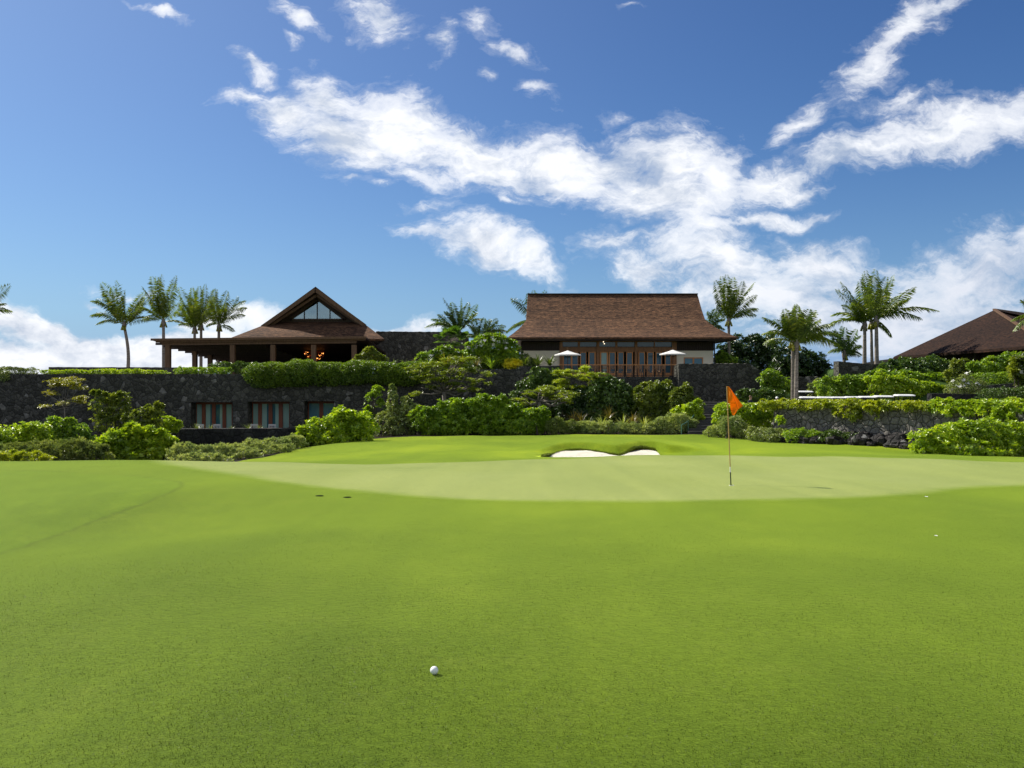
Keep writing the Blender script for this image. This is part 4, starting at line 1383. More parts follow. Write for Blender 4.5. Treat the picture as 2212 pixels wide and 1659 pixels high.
# ------------------------------------------------------------------ golf carts
def cart(loc, rz):
    t = empty('golf_cart', (0, 0, 0), 'x', 'golf cart', 'white-roofed golf carts parked behind the hedge')
    def rnd_slab(m, x0, x1, y0, y1, z0, z1, r=.18):
        pts = []
        for cx_, cy_, a0 in ((x1 - r, y1 - r, 0), (x0 + r, y1 - r, 90), (x0 + r, y0 + r, 180), (x1 - r, y0 + r, 270)):
            for k in range(5):
                a = math.radians(a0 + 22.5 * k); pts.append((cx_ + r * math.cos(a), cy_ + r * math.sin(a)))
        n = len(pts)
        cxm, cym = (x0 + x1) / 2, (y0 + y1) / 2
        v = [(p[0], p[1], z0) for p in pts] + [(p[0], p[1], (z0 + z1) / 2) for p in pts] + [(cxm + (p[0] - cxm) * .86, cym + (p[1] - cym) * .86, z1) for p in pts]
        f = [tuple(range(n - 1, -1, -1)), tuple(range(2 * n, 3 * n))]
        for r_ in (0, n):
            f += [(r_ + k, r_ + (k + 1) % n, r_ + n + (k + 1) % n, r_ + n + k) for k in range(n)]
        m.add(v, f)
    one('roof', lambda m: rnd_slab(m, -.95, .95, -.58, .58, 1.66, 1.75), M['white_paint'], t)
    def body(m):
        rnd_slab(m, -1.1, 1.15, -.55, .55, .28, .42, .12)
        m.box(-1.08, -.35, -.52, .52, .42, .66)
        m.slab([(1.1, -.5, .42), (1.1, .5, .42), (.8, .5, .82), (.8, -.5, .82)], 0, down=(-.28, 0, 0))
    one('body', body, M['white_paint'], t)
    one('seat', lambda m: (rnd_slab(m, -.55, .0, -.5, .5, .66, .78, .1), rnd_slab(m, -.62, -.5, -.5, .5, .78, 1.15, .05)), M['grey_seat'], t)
    for sx_, sxt in ((-.78, -.78), (.78, .55)):
        for sy_ in (-.5, .5):
            one('roof_strut', lambda m: m.bar((sx_, sy_, .5), (sxt, sy_ * .96, 1.67), .035, .035), M['black_metal'], t)
    for sx_ in (-.72, .78):
        for sy_ in (-.52, .52):
            def wh(m):
                m.tube([(sx_, sy_ - .09, .22), (sx_, sy_ + .09, .22)], .22, 16)
            one('wheel', wh, M['rubber'], t)
    one('steering_wheel', lambda m: m.tube([(.45 + .06 * math.cos(a), .25 + .17 * math.sin(a), .98 + .14 * math.cos(a)) for a in np.linspace(0, 6.283, 15)], .016, 5), M['rubber'], t)
    def bag(m):
        for sy_ in (-.25, .25): m.tube([(-.95, sy_, .5), (-1.05, sy_, 1.3)], .13, 8)
    one('golf_bags', bag, M['rubber'], t)
    return t
cproto = cart((0, 0, 0), 0)
SPOTS = [(1745, 60.3), (1783, 59.6), (1813, 59.0), (1843, 58.4), (1874, 57.8), (1908, 57.2), (1953, 56.4)]
for i, (px_, Y_) in enumerate(SPOTS):
    o = cproto if i == 0 else copy_tree(cproto)
    o.location = (Xp(px_, Y_), Y_, float(np.interp(Xp(px_, Y_), YX, YZ)))
    o.rotation_euler.z = math.radians(74)
    o.scale = (.92, 1, 1)
    o['label'] = 'white-roofed golf cart in the parked row, %s from the left' % ORD[i]
o = copy_tree(cproto)
o.location = (Xp(1736, 62.8), 62.8, -1.18)
o.rotation_euler.z = math.radians(80)
o.scale = (.92, 1, 1)
o['label'] = 'single golf cart standing behind the left end of the parked row'
mb = MB(); mb.box(Xp(1700, 62), Xp(1775, 62), 61.6, 64.4, -2, -1.18)
tag(mb.build('cart_ramp', M['concrete']), kind='structure')
# ------------------------------------------------------------------ planted bank behind the cart yard
def bank_z(x, y):
    x = np.asarray(x, float); y = np.asarray(y, float)
    t = np.clip((y - (61.2 - np.clip(x - 25.5, 0, 4) * 1.0)) / 7.0, 0, 1)
    u_ = np.clip((x - 26.0) / 3.0, 0, 1)
    return -2.4 + (4.7 * t ** 0.8) * u_ + 0.06 * np.sin(1.3 * x + .8 * y)
M['bank_cover'] = plain_mat('creeping_bank_cover', (0.045, 0.085, 0.018), 0.9, 0.1, 0.6, 2.5)
bx = np.arange(20, 75, 1.0); by = np.arange(57, 112, 1.0)
BX, BY = np.meshgrid(bx, by)
BZ = bank_z(BX, BY)
ii = np.arange(BX.size).reshape(BX.shape)
qb = np.stack([ii[:-1, :-1], ii[:-1, 1:], ii[1:, 1:], ii[1:, :-1]], -1).reshape(-1, 4)
tag(np_mesh('bank_ground', np.stack([BX, BY, BZ], -1).reshape(-1, 3), qb, M['bank_cover'], smooth=True), kind='structure')


def site_z(x, y):
    z = gz(x, y)
    if y > 57 and x > 20: z = max(z, float(bank_z(x, y)))
    if 15.5 < x < 33 and 51.6 < y < 64.5: z = max(z, float(np.interp(x, YX, YZ)))
    xa = Xp(1016, 64) - .3
    if y > 65.35 and x < xa: z = max(z, TERR)
    if y > 70.85 and x < 19.4: z = max(z, TERR)
    if y > 67.6 and xa < x < .9: z = max(z, TERR)
    return z


# ------------------------------------------------------------------ leaves
def unit(v): return v / np.maximum(np.linalg.norm(v, axis=-1, keepdims=True), 1e-9)


def leafset(P, D, A, L, W, rng, fold=0.12, droop=0.0):
    """Folded diamond leaves: base P, direction D, up axis A."""
    n = len(P)
    s = unit(np.cross(D, A) + rng.normal(0, .25, (n, 3)))
    nn = unit(np.cross(s, D))
    Lc, Wc = L[:, None], W[:, None]
    mid = P + D * Lc * .5
    tip = P + D * Lc - np.array([0, 0, 1]) * (droop * Lc)
    V = np.stack([P, mid + s * Wc * .5 + nn * Lc * fold, tip, mid - s * Wc * .5 + nn * Lc * fold], 1).reshape(-1, 3)
    b = (np.arange(n) * 4)[:, None]
    T = np.concatenate([b + np.array([[0, 1, 2]]), b + np.array([[0, 2, 3]])], 0)
    return V, T


def rosettes(C, A, k, L, W, smin, smax, rng, fold=.12, droop=0.0):
    """k leaves round each centre C about axis A."""
    n = len(C)
    ref = unit(rng.normal(0, 1, (n, 3)))
    e1 = unit(np.cross(A, ref)); e2 = np.cross(A, e1)
    az = (np.arange(k)[None] * 2 * math.pi / k + rng.uniform(0, 6.28, (n, 1)) + rng.normal(0, .25, (n, k)))
    th = np.radians(rng.uniform(smin, smax, (n, k)))
    D = (A[:, None] * np.cos(th)[..., None] + (e1[:, None] * np.cos(az)[..., None] + e2[:, None] * np.sin(az)[..., None]) * np.sin(th)[..., None]).reshape(-1, 3)
    P = np.repeat(C, k, 0) + D * 0.01
    AA = np.repeat(A, k, 0)
    sz = np.repeat(rng.uniform(.75, 1.25, n), k) * rng.uniform(.8, 1.15, n * k)
    return leafset(P, D, AA, L * sz, W * sz, rng, fold, droop)


def lobe_points(lobes, dens, rng, pw=2.0, rag=.16, inner=False, back=.55):
    """Random points and outward axes on the uneven skin of a union of ellipsoids."""
    Ps, Ns = [], []
    for i, (c, r) in enumerate(lobes):
        a, b, h = r
        area = 4 * math.pi * ((((a * b) ** 1.6 + (a * h) ** 1.6 + (b * h) ** 1.6) / 3) ** (1 / 1.6))
        n = max(12, int(area * dens * 1.35))
        d = unit(rng.normal(0, 1, (n, 3)))
        wgt = np.sqrt((b * h * d[:, 0]) ** 2 + (a * h * d[:, 1]) ** 2 + (a * b * d[:, 2]) ** 2)
        d = d[rng.random(n) < wgt / wgt.max()]
        if pw != 2.0:
            rr_ = (np.abs(d) ** pw).sum(-1) ** (-1 / pw)
            pts = d * rr_[:, None]
        else:
            pts = d
        ph = rng.uniform(0, 6.28, 6)
        bump_ = 1 + rag * (np.sin(3.1 * d[:, 0] * (1 + a) + ph[0]) * np.sin(2.7 * d[:, 2] * (1 + h) + ph[1]) + .7 * np.sin(7 * d[:, 0] * a + ph[2]) * np.sin(6 * d[:, 1] + 5 * d[:, 2] * h + ph[3]))
        jit = rng.uniform(.45, .82, len(pts)) if inner else 1 - np.abs(rng.normal(0, .09, len(pts)))
        p = np.asarray(c) + pts * np.array(r) * (bump_ * jit)[:, None]
        nrm = unit(d / np.array(r))
        keep = ~((d[:, 1] > .35) & (rng.random(len(d)) > back))
        for j, (c2, r2) in enumerate(lobes):
            if j == i: continue
            q = (((p - np.asarray(c2)) / np.array(r2)) ** 2).sum(-1)
            keep &= q > (.45 if not inner else .1)
        Ps.append(p[keep]); Ns.append(nrm[keep])
    return np.concatenate(Ps), np.concatenate(Ns)


STY = {
    # k leaves, length, width, spread, clumps per m2, upward pull of the axis
    'naupaka': dict(k=8, L=.22, W=.09, s=(35, 80), d=26, up=.9),
    'round': dict(k=6, L=.18, W=.10, s=(30, 85), d=30, up=.6),
    'fine': dict(k=6, L=.10, W=.04, s=(20, 80), d=85, up=.5),
    'grey': dict(k=7, L=.15, W=.038, s=(10, 55), d=70, up=1.2),
    'open': dict(k=8, L=.20, W=.085, s=(30, 80), d=20, up=.9),
    'plum': dict(k=8, L=.34, W=.11, s=(35, 85), d=13, up=.9),
    'tree': dict(k=7, L=.30, W=.13, s=(30, 90), d=13, up=.5),
    'big': dict(k=5, L=.24, W=.15, s=(30, 85), d=26, up=.3),
}
def LM(name, a, b, c=None, **kw):
    M[name] = leaf_mat(name, (*a, 1), (*b, 1), (*c, 1) if c else None, **kw)
LM('bright_leaf', (0.197, 0.316, 0.013), (0.385, 0.524, 0.026), (0.701, 0.722, 0.060))
LM('lime_leaf', (0.227, 0.285, 0.017), (0.384, 0.448, 0.030), (0.594, 0.568, 0.062))
LM('mid_leaf', (0.124, 0.236, 0.015), (0.261, 0.399, 0.028), (0.495, 0.573, 0.069))
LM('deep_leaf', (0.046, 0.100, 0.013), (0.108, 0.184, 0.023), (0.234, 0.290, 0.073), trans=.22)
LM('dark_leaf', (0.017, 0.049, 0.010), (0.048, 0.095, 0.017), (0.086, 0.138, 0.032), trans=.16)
LM('olive_leaf', (0.106, 0.153, 0.018), (0.199, 0.252, 0.032), (0.342, 0.382, 0.063))
LM('silver_leaf', (0.260, 0.335, 0.123), (0.468, 0.543, 0.221), (0.750, 0.750, 0.423), trans=.2)
LM('sage_leaf', (0.157, 0.217, 0.056), (0.304, 0.370, 0.107), (0.527, 0.562, 0.221), trans=.2)
LM('hedge_leaf', (0.082, 0.158, 0.012), (0.170, 0.262, 0.021), (0.276, 0.366, 0.034))
LM('acacia_leaf', (0.140, 0.200, 0.014), (0.260, 0.331, 0.025), (0.367, 0.434, 0.045), trans=.4)
LM('feather_leaf', (0.215, 0.304, 0.019), (0.363, 0.432, 0.035), (0.495, 0.528, 0.058), trans=.4)
LM('gold_leaf', (0.194, 0.212, 0.013), (0.309, 0.310, 0.018), None, trans=.35)
LM('croton_leaf', (0.675, 0.582, 0.025), (0.750, 0.750, 0.050), None, trans=.35)
LM('strap_leaf', (0.068, 0.116, 0.015), (0.150, 0.218, 0.026), (0.300, 0.320, 0.053), trans=.25)
LM('bronze_leaf', (0.090, 0.073, 0.019), (0.195, 0.160, 0.032), (0.420, 0.349, 0.105), trans=.25)
LM('variegated_leaf', (0.224, 0.305, 0.039), (0.538, 0.588, 0.125), (0.750, 0.750, 0.392), trans=.25)
LM('palm_leaf', (0.098, 0.169, 0.017), (0.208, 0.281, 0.031), (0.391, 0.382, 0.065), rough=.36, spec=.6, trans=.3)
LM('palm_leaf_blue', (0.061, 0.129, 0.027), (0.143, 0.235, 0.055), (0.286, 0.364, 0.108), rough=.36, spec=.6, trans=.3)
LM('fan_leaf', (0.045, 0.104, 0.014), (0.102, 0.198, 0.025), None, rough=.4)
M['petal'] = plain_mat('white_petal', (.8, .8, .74), .6, .2, .05, 5)


def px_lobes(L, Y):
    out = []
    for l in L:
        cx, cy, rx, ry = l[:4]
        dY = l[4] if len(l) > 4 else 0.0
        dep = l[5] if len(l) > 5 else None
        y = Y + dY
        a, h = rx / F * y, ry / F * y
        b = dep if dep else min(2.0, max(.55 * a, .8 * h, .35))
        out.append((at(cx, cy, y), (a, b, h)))
    return out


def shrub(name, label, cat, Y, L, style, mat, group=None, seed=0, pw=2.0, dens=1.0, flowers=0, stems=True, rag=.22, floor=True, scale=1.0, sprigs=3):
    rng = np.random.default_rng(seed * 7919 + int(abs(L[0][0]) * 13 + L[0][1]))
    lobes = px_lobes(L, Y)
    S = STY[style]
    if pw == 2.0 and sprigs:
        for c, r in list(lobes):
            for q in range(sprigs):
                a = rng.uniform(-1.25, 1.25); e = rng.uniform(-.9, .5)
                d = np.array([math.sin(a) * math.cos(e), math.sin(e), math.cos(a) * math.cos(e)])
                k = rng.uniform(.2, .36)
                m_ = min(r)
                lobes.append((np.asarray(c) + d * np.array(r) * rng.uniform(.86, 1.0), (m_ * k * 1.2, m_ * k * 1.1, m_ * k * rng.uniform(.9, 1.5))))
    cx = float(np.mean([c[0] for c, r in lobes])); cyy = float(np.mean([c[1] for c, r in lobes]))
    zmin = min(c[2] - r[2] for c, r in lobes)
    z0 = site_z(cx, cyy)
    root = empty(name, (cx, cyy, z0), label, cat, group)
    P, N = lobe_points(lobes, S['d'] * dens, rng, pw, rag)
    P2, N2 = lobe_points(lobes, S['d'] * dens * .45, rng, pw, rag, inner=True)
    A = unit(np.concatenate([N, N2]) + np.array([0, 0, S['up']]) + rng.normal(0, .22, (len(P) + len(P2), 3)))
    C = np.concatenate([P, P2])
    if floor:
        g = ground_z(C[:, 0], C[:, 1]) if cyy < 62 else np.full(len(C), -9.)
        k = C[:, 2] > g + .02
        C, A = C[k], A[k]
    V_, T_ = rosettes(C, A, S['k'], S['L'] * scale, S['W'] * scale, *S['s'], rng, droop=.08)
    np_mesh('foliage', V_, T_, M[mat], root)
    if stems:
        mb = MB()
        zz = zmin if zmin > z0 + 0.6 else z0
        for c, r in lobes[:8]:
            for q in range(2):
                p0 = np.array([c[0] + rng.uniform(-.4, .4) * r[0], c[1] + rng.uniform(-.3, .3), min(zz, c[2] - r[2] * .6) if floor else c[2] - r[2]])
                if floor and cyy < 62: p0[2] = gz(p0[0], p0[1]) - .05
                p2 = np.asarray(c) + np.array([rng.uniform(-.6, .6) * r[0], rng.uniform(-.4, .4) * r[1], r[2] * rng.uniform(.2, .7)])
                p1 = (p0 + p2) / 2 + rng.normal(0, .08, 3)
                mb.tube([p0, p1, p2], [.035, .025, .012], 5)
        mb.build('stems', M['stem'], root)
    if flowers:
        sel = P[(N[:, 1] < .2) & (N[:, 2] > -.3)]
        sel = sel[rng.integers(0, len(sel), flowers)] + np.array([0, -.06, .05])
        ax = unit(rng.normal(0, .4, (flowers, 3)) + np.array([0, -.6, .8]))
        Vf_, Tf_ = rosettes(np.repeat(sel, 4, 0) + rng.normal(0, .06, (flowers * 4, 3)), np.repeat(ax, 4, 0), 5, .17 if style == 'plum' else .09, .12 if style == 'plum' else .06, 50, 80, rng)
        np_mesh('blossoms', Vf_, Tf_, M['petal'], root)
    return root


# ------------------------------------------------------------------ shrubs, left
G1 = 'shrubs in the beds below the stone walls'
shrub('shrub', 'rounded yellow-green shrub at the far left edge, before the dark wall', 'shrub', 47, [(20, 955, 60, 30), (-40, 965, 70, 40), (70, 942, 40, 30), (50, 968, 60, 25)], 'round', 'bright_leaf', G1, 1)
shrub('shrub', 'dull green shrub under the flat yellow tree at the left', 'shrub', 50, [(115, 940, 45, 32), (160, 945, 38, 30), (135, 925, 30, 20), (185, 962, 30, 20)], 'round', 'mid_leaf', G1, 2)
shrub('groundcover_shrub', 'grey-green low spreading shrub between the left lime shrubs and the lawn mound', 'shrub', 38, [(20, 980, 60, 18), (90, 976, 60, 18), (150, 972, 60, 20), (200, 978, 40, 18)], 'grey', 'sage_leaf', G1, 3)
shrub('shrub', 'low lime shrub peeking over the left lawn mound', 'shrub', 30, [(-30, 992, 50, 14), (20, 989, 40, 12), (62, 988, 34, 11), (90, 993, 20, 9)], 'fine', 'lime_leaf', G1, 4)
shrub('shrub', 'tall open shrub with dark stems against the left stone wall', 'shrub', 56, [(225, 878, 30, 24), (255, 890, 28, 24), (238, 912, 40, 25), (266, 862, 12, 15), (215, 858, 18, 14), (245, 868, 16, 14)], 'open', 'olive_leaf', G1, 5, dens=.5)
shrub('shrub', 'second open shrub with stiff twigs, left of the timber doors', 'shrub', 55, [(300, 912, 30, 24), (335, 906, 22, 26), (342, 886, 10, 14), (318, 890, 12, 12), (310, 925, 34, 18)], 'open', 'olive_leaf', G1, 6, dens=.5)
shrub('shrub', 'small bright shrub at the left end of the low parapet wall', 'shrub', 58.5, [(352, 915, 26, 14), (375, 920, 16, 10)], 'open', 'bright_leaf', G1, 7, dens=1.5)
shrub('shrub', 'large bright lime-green shrub before the left end of the parapet wall', 'shrub', 41, [(265, 962, 52, 30), (315, 958, 42, 30), (228, 974, 34, 26), (352, 966, 26, 22), (290, 940, 34, 20), (345, 946, 22, 14), (300, 978, 70, 22)], 'naupaka', 'bright_leaf', G1, 8)
shrub('groundcover_shrub', 'silvery groundcover right of the big lime shrub, along the parapet wall foot', 'shrub', 36, [(395, 981, 32, 20, -1), (430, 982, 32, 16), (470, 980, 34, 15, 1.5), (440, 994, 60, 10, -2)], 'grey', 'silver_leaf', G1, 9)
shrub('groundcover_shrub', 'silvery groundcover in front of the middle of the parapet wall', 'shrub', 41.5, [(505, 976, 32, 13, -1), (552, 969, 36, 14), (530, 980, 40, 9, -2)], 'grey', 'silver_leaf', G1, 10)
shrub('groundcover_shrub', 'silvery groundcover touching the bright shrub at the right end of the parapet wall', 'shrub', 45, [(595, 963, 32, 13, -.5), (632, 956, 28, 13, .5), (605, 970, 34, 7, -2)], 'grey', 'silver_leaf', G1, 11)
shrub('shrub', 'dense bright shrub beneath the right timber door', 'shrub', 49, [(690, 938, 44, 28), (742, 920, 48, 32), (778, 928, 30, 34), (660, 950, 30, 17), (725, 948, 70, 22), (762, 905, 24, 14)], 'naupaka', 'bright_leaf', G1, 12)
shrub('sapling', 'thin sapling with sparse leaves on the stone wall right of the doors', 'sapling', 60, [(800, 862, 14, 14), (815, 846, 9, 12), (794, 892, 10, 12), (825, 880, 10, 16), (808, 915, 16, 18)], 'open', 'mid_leaf', G1, 13, dens=.22)
shrub('shrub', 'narrow upright glossy dark shrub, left of the wide green mass', 'shrub', 57.5, [(848, 872, 11, 26), (850, 900, 18, 30), (846, 848, 6, 15), (832, 918, 30, 24)], 'open', 'sage_leaf', G1, 14, dens=.9, scale=.8)
shrub('shrub', 'glossy dark shrub with pale highlights beside the narrow upright one', 'shrub', 57, [(884, 892, 17, 26), (892, 912, 28, 25), (868, 920, 34, 22), (876, 872, 8, 14)], 'open', 'sage_leaf', G1, 15, dens=.9, scale=.8)
shrub('shrub', 'wide green shrub mass at the foot of the large flat-topped tree', 'shrub', 56, [(930, 908, 42, 28), (980, 892, 40, 26), (1000, 915, 60, 26), (955, 920, 60, 20), (1010, 880, 20, 14)], 'naupaka', 'mid_leaf', G1, 16)
shrub('shrub', 'wide green shrub mass between the two flat-topped trees', 'shrub', 56, [(1040, 884, 42, 26), (1085, 896, 45, 28), (1050, 915, 60, 26), (1100, 920, 60, 22), (1050, 866, 16, 10), (1082, 868, 16, 10), (1062, 870, 14, 10)], 'naupaka', 'mid_leaf', G1, 17)
shrub('shrub', 'green shrub with lit tips, right end of the wide mass', 'shrub', 55.6, [(1140, 912, 36, 26), (1166, 902, 16, 22), (1172, 918, 18, 16), (1125, 922, 40, 18)], 'naupaka', 'mid_leaf', G1, 18)
shrub('shrub', 'upright shrub against the stepped wall behind the small flat-topped tree', 'shrub', 64, [(1165, 815, 24, 20), (1145, 842, 28, 24), (1195, 832, 22, 28), (1125, 862, 26, 24), (1175, 868, 40, 30), (1200, 870, 30, 35)], 'round', 'deep_leaf', G1, 19)
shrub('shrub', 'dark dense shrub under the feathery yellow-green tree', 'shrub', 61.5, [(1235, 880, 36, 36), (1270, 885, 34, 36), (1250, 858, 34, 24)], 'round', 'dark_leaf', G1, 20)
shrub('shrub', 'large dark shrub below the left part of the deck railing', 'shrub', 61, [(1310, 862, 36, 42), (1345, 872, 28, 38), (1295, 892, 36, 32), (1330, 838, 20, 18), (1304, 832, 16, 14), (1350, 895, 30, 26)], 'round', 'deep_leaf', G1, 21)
shrub('shrub', 'large rounded olive shrub below the middle of the deck railing', 'shrub', 60.4, [(1388, 870, 28, 32), (1424, 864, 38, 34), (1402, 842, 26, 14), (1440, 850, 18, 22), (1382, 848, 14, 12), (1415, 895, 45, 22)], 'round', 'olive_leaf', G1, 22)
shrub('shrub', 'upright shrub beside the shadowed stone wall end', 'shrub', 59, [(1482, 850, 12, 20), (1468, 872, 22, 26), (1490, 876, 20, 22), (1460, 855, 10, 12)], 'round', 'olive_leaf', G1, 23)
shrub('shrub', 'bright green shrub left of the stone steps', 'shrub', 56.5, [(1490, 892, 24, 18), (1508, 882, 13, 14), (1468, 902, 24, 18), (1498, 905, 22, 14)], 'naupaka', 'bright_leaf', G1, 24, scale=.85)
for i, (L_, lab) in enumerate((([(1200, 922, 24, 15), (1235, 924, 26, 13), (1215, 930, 30, 9)], 'blue-green groundcover right of the wide shrub mass'),
                               ([(1270, 925, 24, 13), (1305, 926, 26, 12), (1340, 927, 24, 11), (1290, 932, 40, 7)], 'low silvery groundcover in front of the spiky plants, left half'),
                               ([(1365, 927, 24, 11), (1400, 927, 26, 11), (1380, 932, 40, 7)], 'low silvery groundcover in front of the spiky plants, right half'),
                               ([(1430, 920, 22, 16), (1460, 914, 24, 19), (1485, 920, 18, 18), (1450, 930, 40, 9)], 'taller silvery shrub beside the green handrail'))):
    shrub('groundcover_shrub', lab, 'shrub', 55.4, L_, 'grey', 'silver_leaf' if i else 'sage_leaf', G1, 30 + i)

# ------------------------------------------------------------------ shrubs, right
G2 = 'hedges and shrubs around the cart yard'
shrub('clipped_hedge', 'clipped bright hedge block behind the flag, right of the stone steps', 'hedge', 51.8, [(1572, 891, 27, 19), (1612, 892, 36, 19), (1650, 891, 30, 17), (1605, 908, 42, 20), (1645, 906, 34, 20), (1560, 900, 16, 24)], 'naupaka', 'bright_leaf', G2, 40, pw=3.5, scale=.9)
shrub('groundcover_shrub', 'silvery groundcover spilling beside the foot of the stone steps', 'shrub', 50.5, [(1578, 922, 26, 20), (1555, 932, 26, 12, .8), (1600, 932, 26, 14), (1535, 938, 14, 6, 1.4)], 'grey', 'silver_leaf', G2, 41)
shrub('groundcover_shrub', 'low mixed groundcover in front of the clipped hedge block', 'shrub', 49, [(1640, 938, 32, 14), (1680, 941, 32, 14, -.4), (1660, 946, 40, 9, -.6)], 'fine', 'sage_leaf', G2, 42)
shrub('groundcover_shrub', 'low groundcover before the left boulders of the grey wall', 'shrub', 47.4, [(1725, 942, 34, 15), (1765, 945, 30, 13, -.4)], 'fine', 'mid_leaf', G2, 43)
shrub('groundcover_shrub', 'darker low groundcover at the right end of the lawn-edge planting', 'shrub', 46.2, [(1805, 945, 34, 14), (1845, 949, 26, 11, -.4)], 'fine', 'deep_leaf', G2, 44)
shrub('shrub', 'big rounded yellow-green shrub at the right edge of the lawn', 'shrub', 38.6, [(2005, 957, 42, 24), (2055, 945, 55, 30), (2115, 940, 55, 31), (2175, 944, 55, 31), (2245, 948, 65, 34), (2095, 966, 110, 18), (2210, 970, 90, 18)], 'naupaka', 'bright_leaf', G2, 45, scale=.85, sprigs=1)
hs = []
def along_wall(px): return float(np.interp(px, [1600, 1672, 1760, 1860, 1990, 2120, 2230, 2420], [51, 50, 48.4, 46.2, 43.6, 41.4, 39.8, 37.6]))
def cap_hedge(label, a, b, cyc, ry, mat, seed, hang=()):
    L = []
    q = a
    i = 0
    while q <= b:
        Yq = along_wall(q) + .15
        f_ = (q - 1672) / 540
        L.append((q, cyc(f_) + 2 * math.sin(q * .7), 21 + 3 * math.sin(q), ry(f_) * (1 + .12 * math.sin(q * 1.3)), Yq - 48, .75))
        q += 24; i += 1
    for (hx, hy, rx, ry_) in hang:
        L.append((hx, hy, rx, ry_, along_wall(hx) - .35 - 48, .3))
    shrub('creeper_hedge', label, 'hedge', 48, L, 'naupaka', mat, G2, seed, scale=.72, floor=False, stems=False, sprigs=1)
cap_hedge('yellow-green creeping hedge along the top of the grey wall, before the carts', 1655, 1850, lambda f: 874 + 1.5 * f, lambda f: 7.5, 'lime_leaf', 46, ((1832, 884, 16, 20), (1845, 893, 12, 14), (1805, 893, 4, 4)))
cap_hedge('yellow-green creeping hedge trailing over the middle of the grey wall', 1875, 1995, lambda f: 876, lambda f: 8, 'lime_leaf', 47, ((1880, 882, 14, 7), (1891, 892, 5, 8), (1960, 880, 12, 7)))
cap_hedge('green creeping hedge on the shadowed right part of the grey wall', 2020, 2260, lambda f: 877, lambda f: 12 + 5 * (f - .6), 'bright_leaf', 48, ((2048, 889, 10, 8), (2090, 888, 16, 8), (2120, 887, 10, 8), (2155, 893, 14, 12), (2180, 905, 10, 12)))
shrub('shrub', 'tiny bright seedling among the black boulders', 'shrub', 48.6, [(1683, 905, 6, 5), (1687, 911, 4, 5)], 'open', 'bright_leaf', G2, 49, floor=False, sprigs=0, dens=.6)
shrub('hedge', 'mixed hedge on the bank behind the carts, left part', 'hedge', 62.5, [(1790, 838, 28, 20), (1830, 834, 34, 22), (1865, 832, 30, 22), (1815, 850, 50, 14)], 'round', 'mid_leaf', G2, 50)
shrub('hedge', 'brighter hedge on the bank behind the carts, right part', 'hedge', 61.5, [(1905, 830, 34, 22), (1945, 834, 34, 20), (1985, 840, 36, 16), (1930, 848, 60, 12), (2020, 844, 24, 12)], 'round', 'bright_leaf', G2, 51, dens=.9)
shrub('hedge', 'mid green hedge filling the bank under the broad-leaved shrub', 'hedge', 63, [(1900, 812, 34, 12), (1945, 815, 36, 12), (1990, 820, 34, 12), (2030, 822, 34, 14), (2060, 828, 24, 12)], 'round', 'mid_leaf', G2, 63)
shrub('shrub', 'large dark broad-leaved shrub beside the palm trunks, left of the hip roof', 'shrub', 64.5, [(1922, 800, 26, 18), (1960, 795, 36, 18), (2008, 792, 38, 20), (2042, 802, 20, 22), (1985, 808, 66, 18)], 'big', 'deep_leaf', G2, 52, sprigs=1)
shrub('shrub', 'twiggy grey-green shrub with a few white blossoms, behind the right hedge', 'shrub', 56.5, [(2085, 832, 32, 22), (2112, 845, 24, 18), (2065, 845, 24, 18)], 'fine', 'sage_leaf', G2, 53, dens=.6, flowers=7)
shrub('hedge', 'yellowish hedge in front of the hip-roofed building, left of the flat hedge', 'hedge', 60.5, [(2075, 795, 22, 18), (2098, 800, 20, 16), (2065, 812, 24, 14)], 'round', 'olive_leaf', G2, 54)
shrub('hedge', 'green hedge below the eaves of the hip-roofed building', 'hedge', 59.5, [(2120, 796, 30, 15), (2155, 790, 30, 18), (2190, 786, 34, 20), (2240, 786, 34, 22)], 'round', 'mid_leaf', G2, 55)
shrub('hedge', 'flat-topped low green hedge above the far-right planter wall', 'hedge', 58.5, [(2140, 817, 40, 10), (2195, 815, 40, 11), (2250, 815, 40, 12)], 'fine', 'mid_leaf', G2, 56, pw=3.5)
shrub('shrub', 'white-flowering shrub cropped by the right edge', 'shrub', 54.5, [(2207, 790, 18, 18), (2196, 806, 14, 10), (2228, 800, 22, 26), (2222, 825, 22, 18)], 'plum', 'olive_leaf', G2, 57, flowers=22, dens=1.4)
shrub('hedge', 'dark low hedge in shade above the right creeping hedge', 'hedge', 53.5, [(2160, 850, 50, 10), (2230, 848, 50, 12)], 'fine', 'deep_leaf', G2, 58)
shrub('shrub', 'sloping shrub bank beside the shoulder of the massive wall end', 'shrub', 67.6, [(1662, 816, 22, 16), (1690, 832, 24, 18), (1668, 838, 26, 16), (1700, 850, 22, 14)], 'round', 'mid_leaf', G2, 59, floor=False)
shrub('shrub', 'dark glossy shrub behind the two people', 'shrub', 62, [(1618, 855, 26, 12), (1650, 856, 28, 14), (1680, 858, 22, 12), (1640, 868, 50, 12)], 'round', 'deep_leaf', G2, 60, floor=False)
shrub('shrub', 'grey-green shrub between the dark wall and the bank hedge', 'shrub', 64.5, [(1772, 838, 22, 16), (1790, 846, 16, 12), (1762, 850, 18, 10)], 'round', 'sage_leaf', G2, 61)
shrub('shrub', 'pale green bush under the eaves, right of the clubhouse corner', 'shrub', 80, [(1560, 775, 18, 14), (1575, 782, 18, 10)], 'round', 'mid_leaf', G2, 62, floor=False)

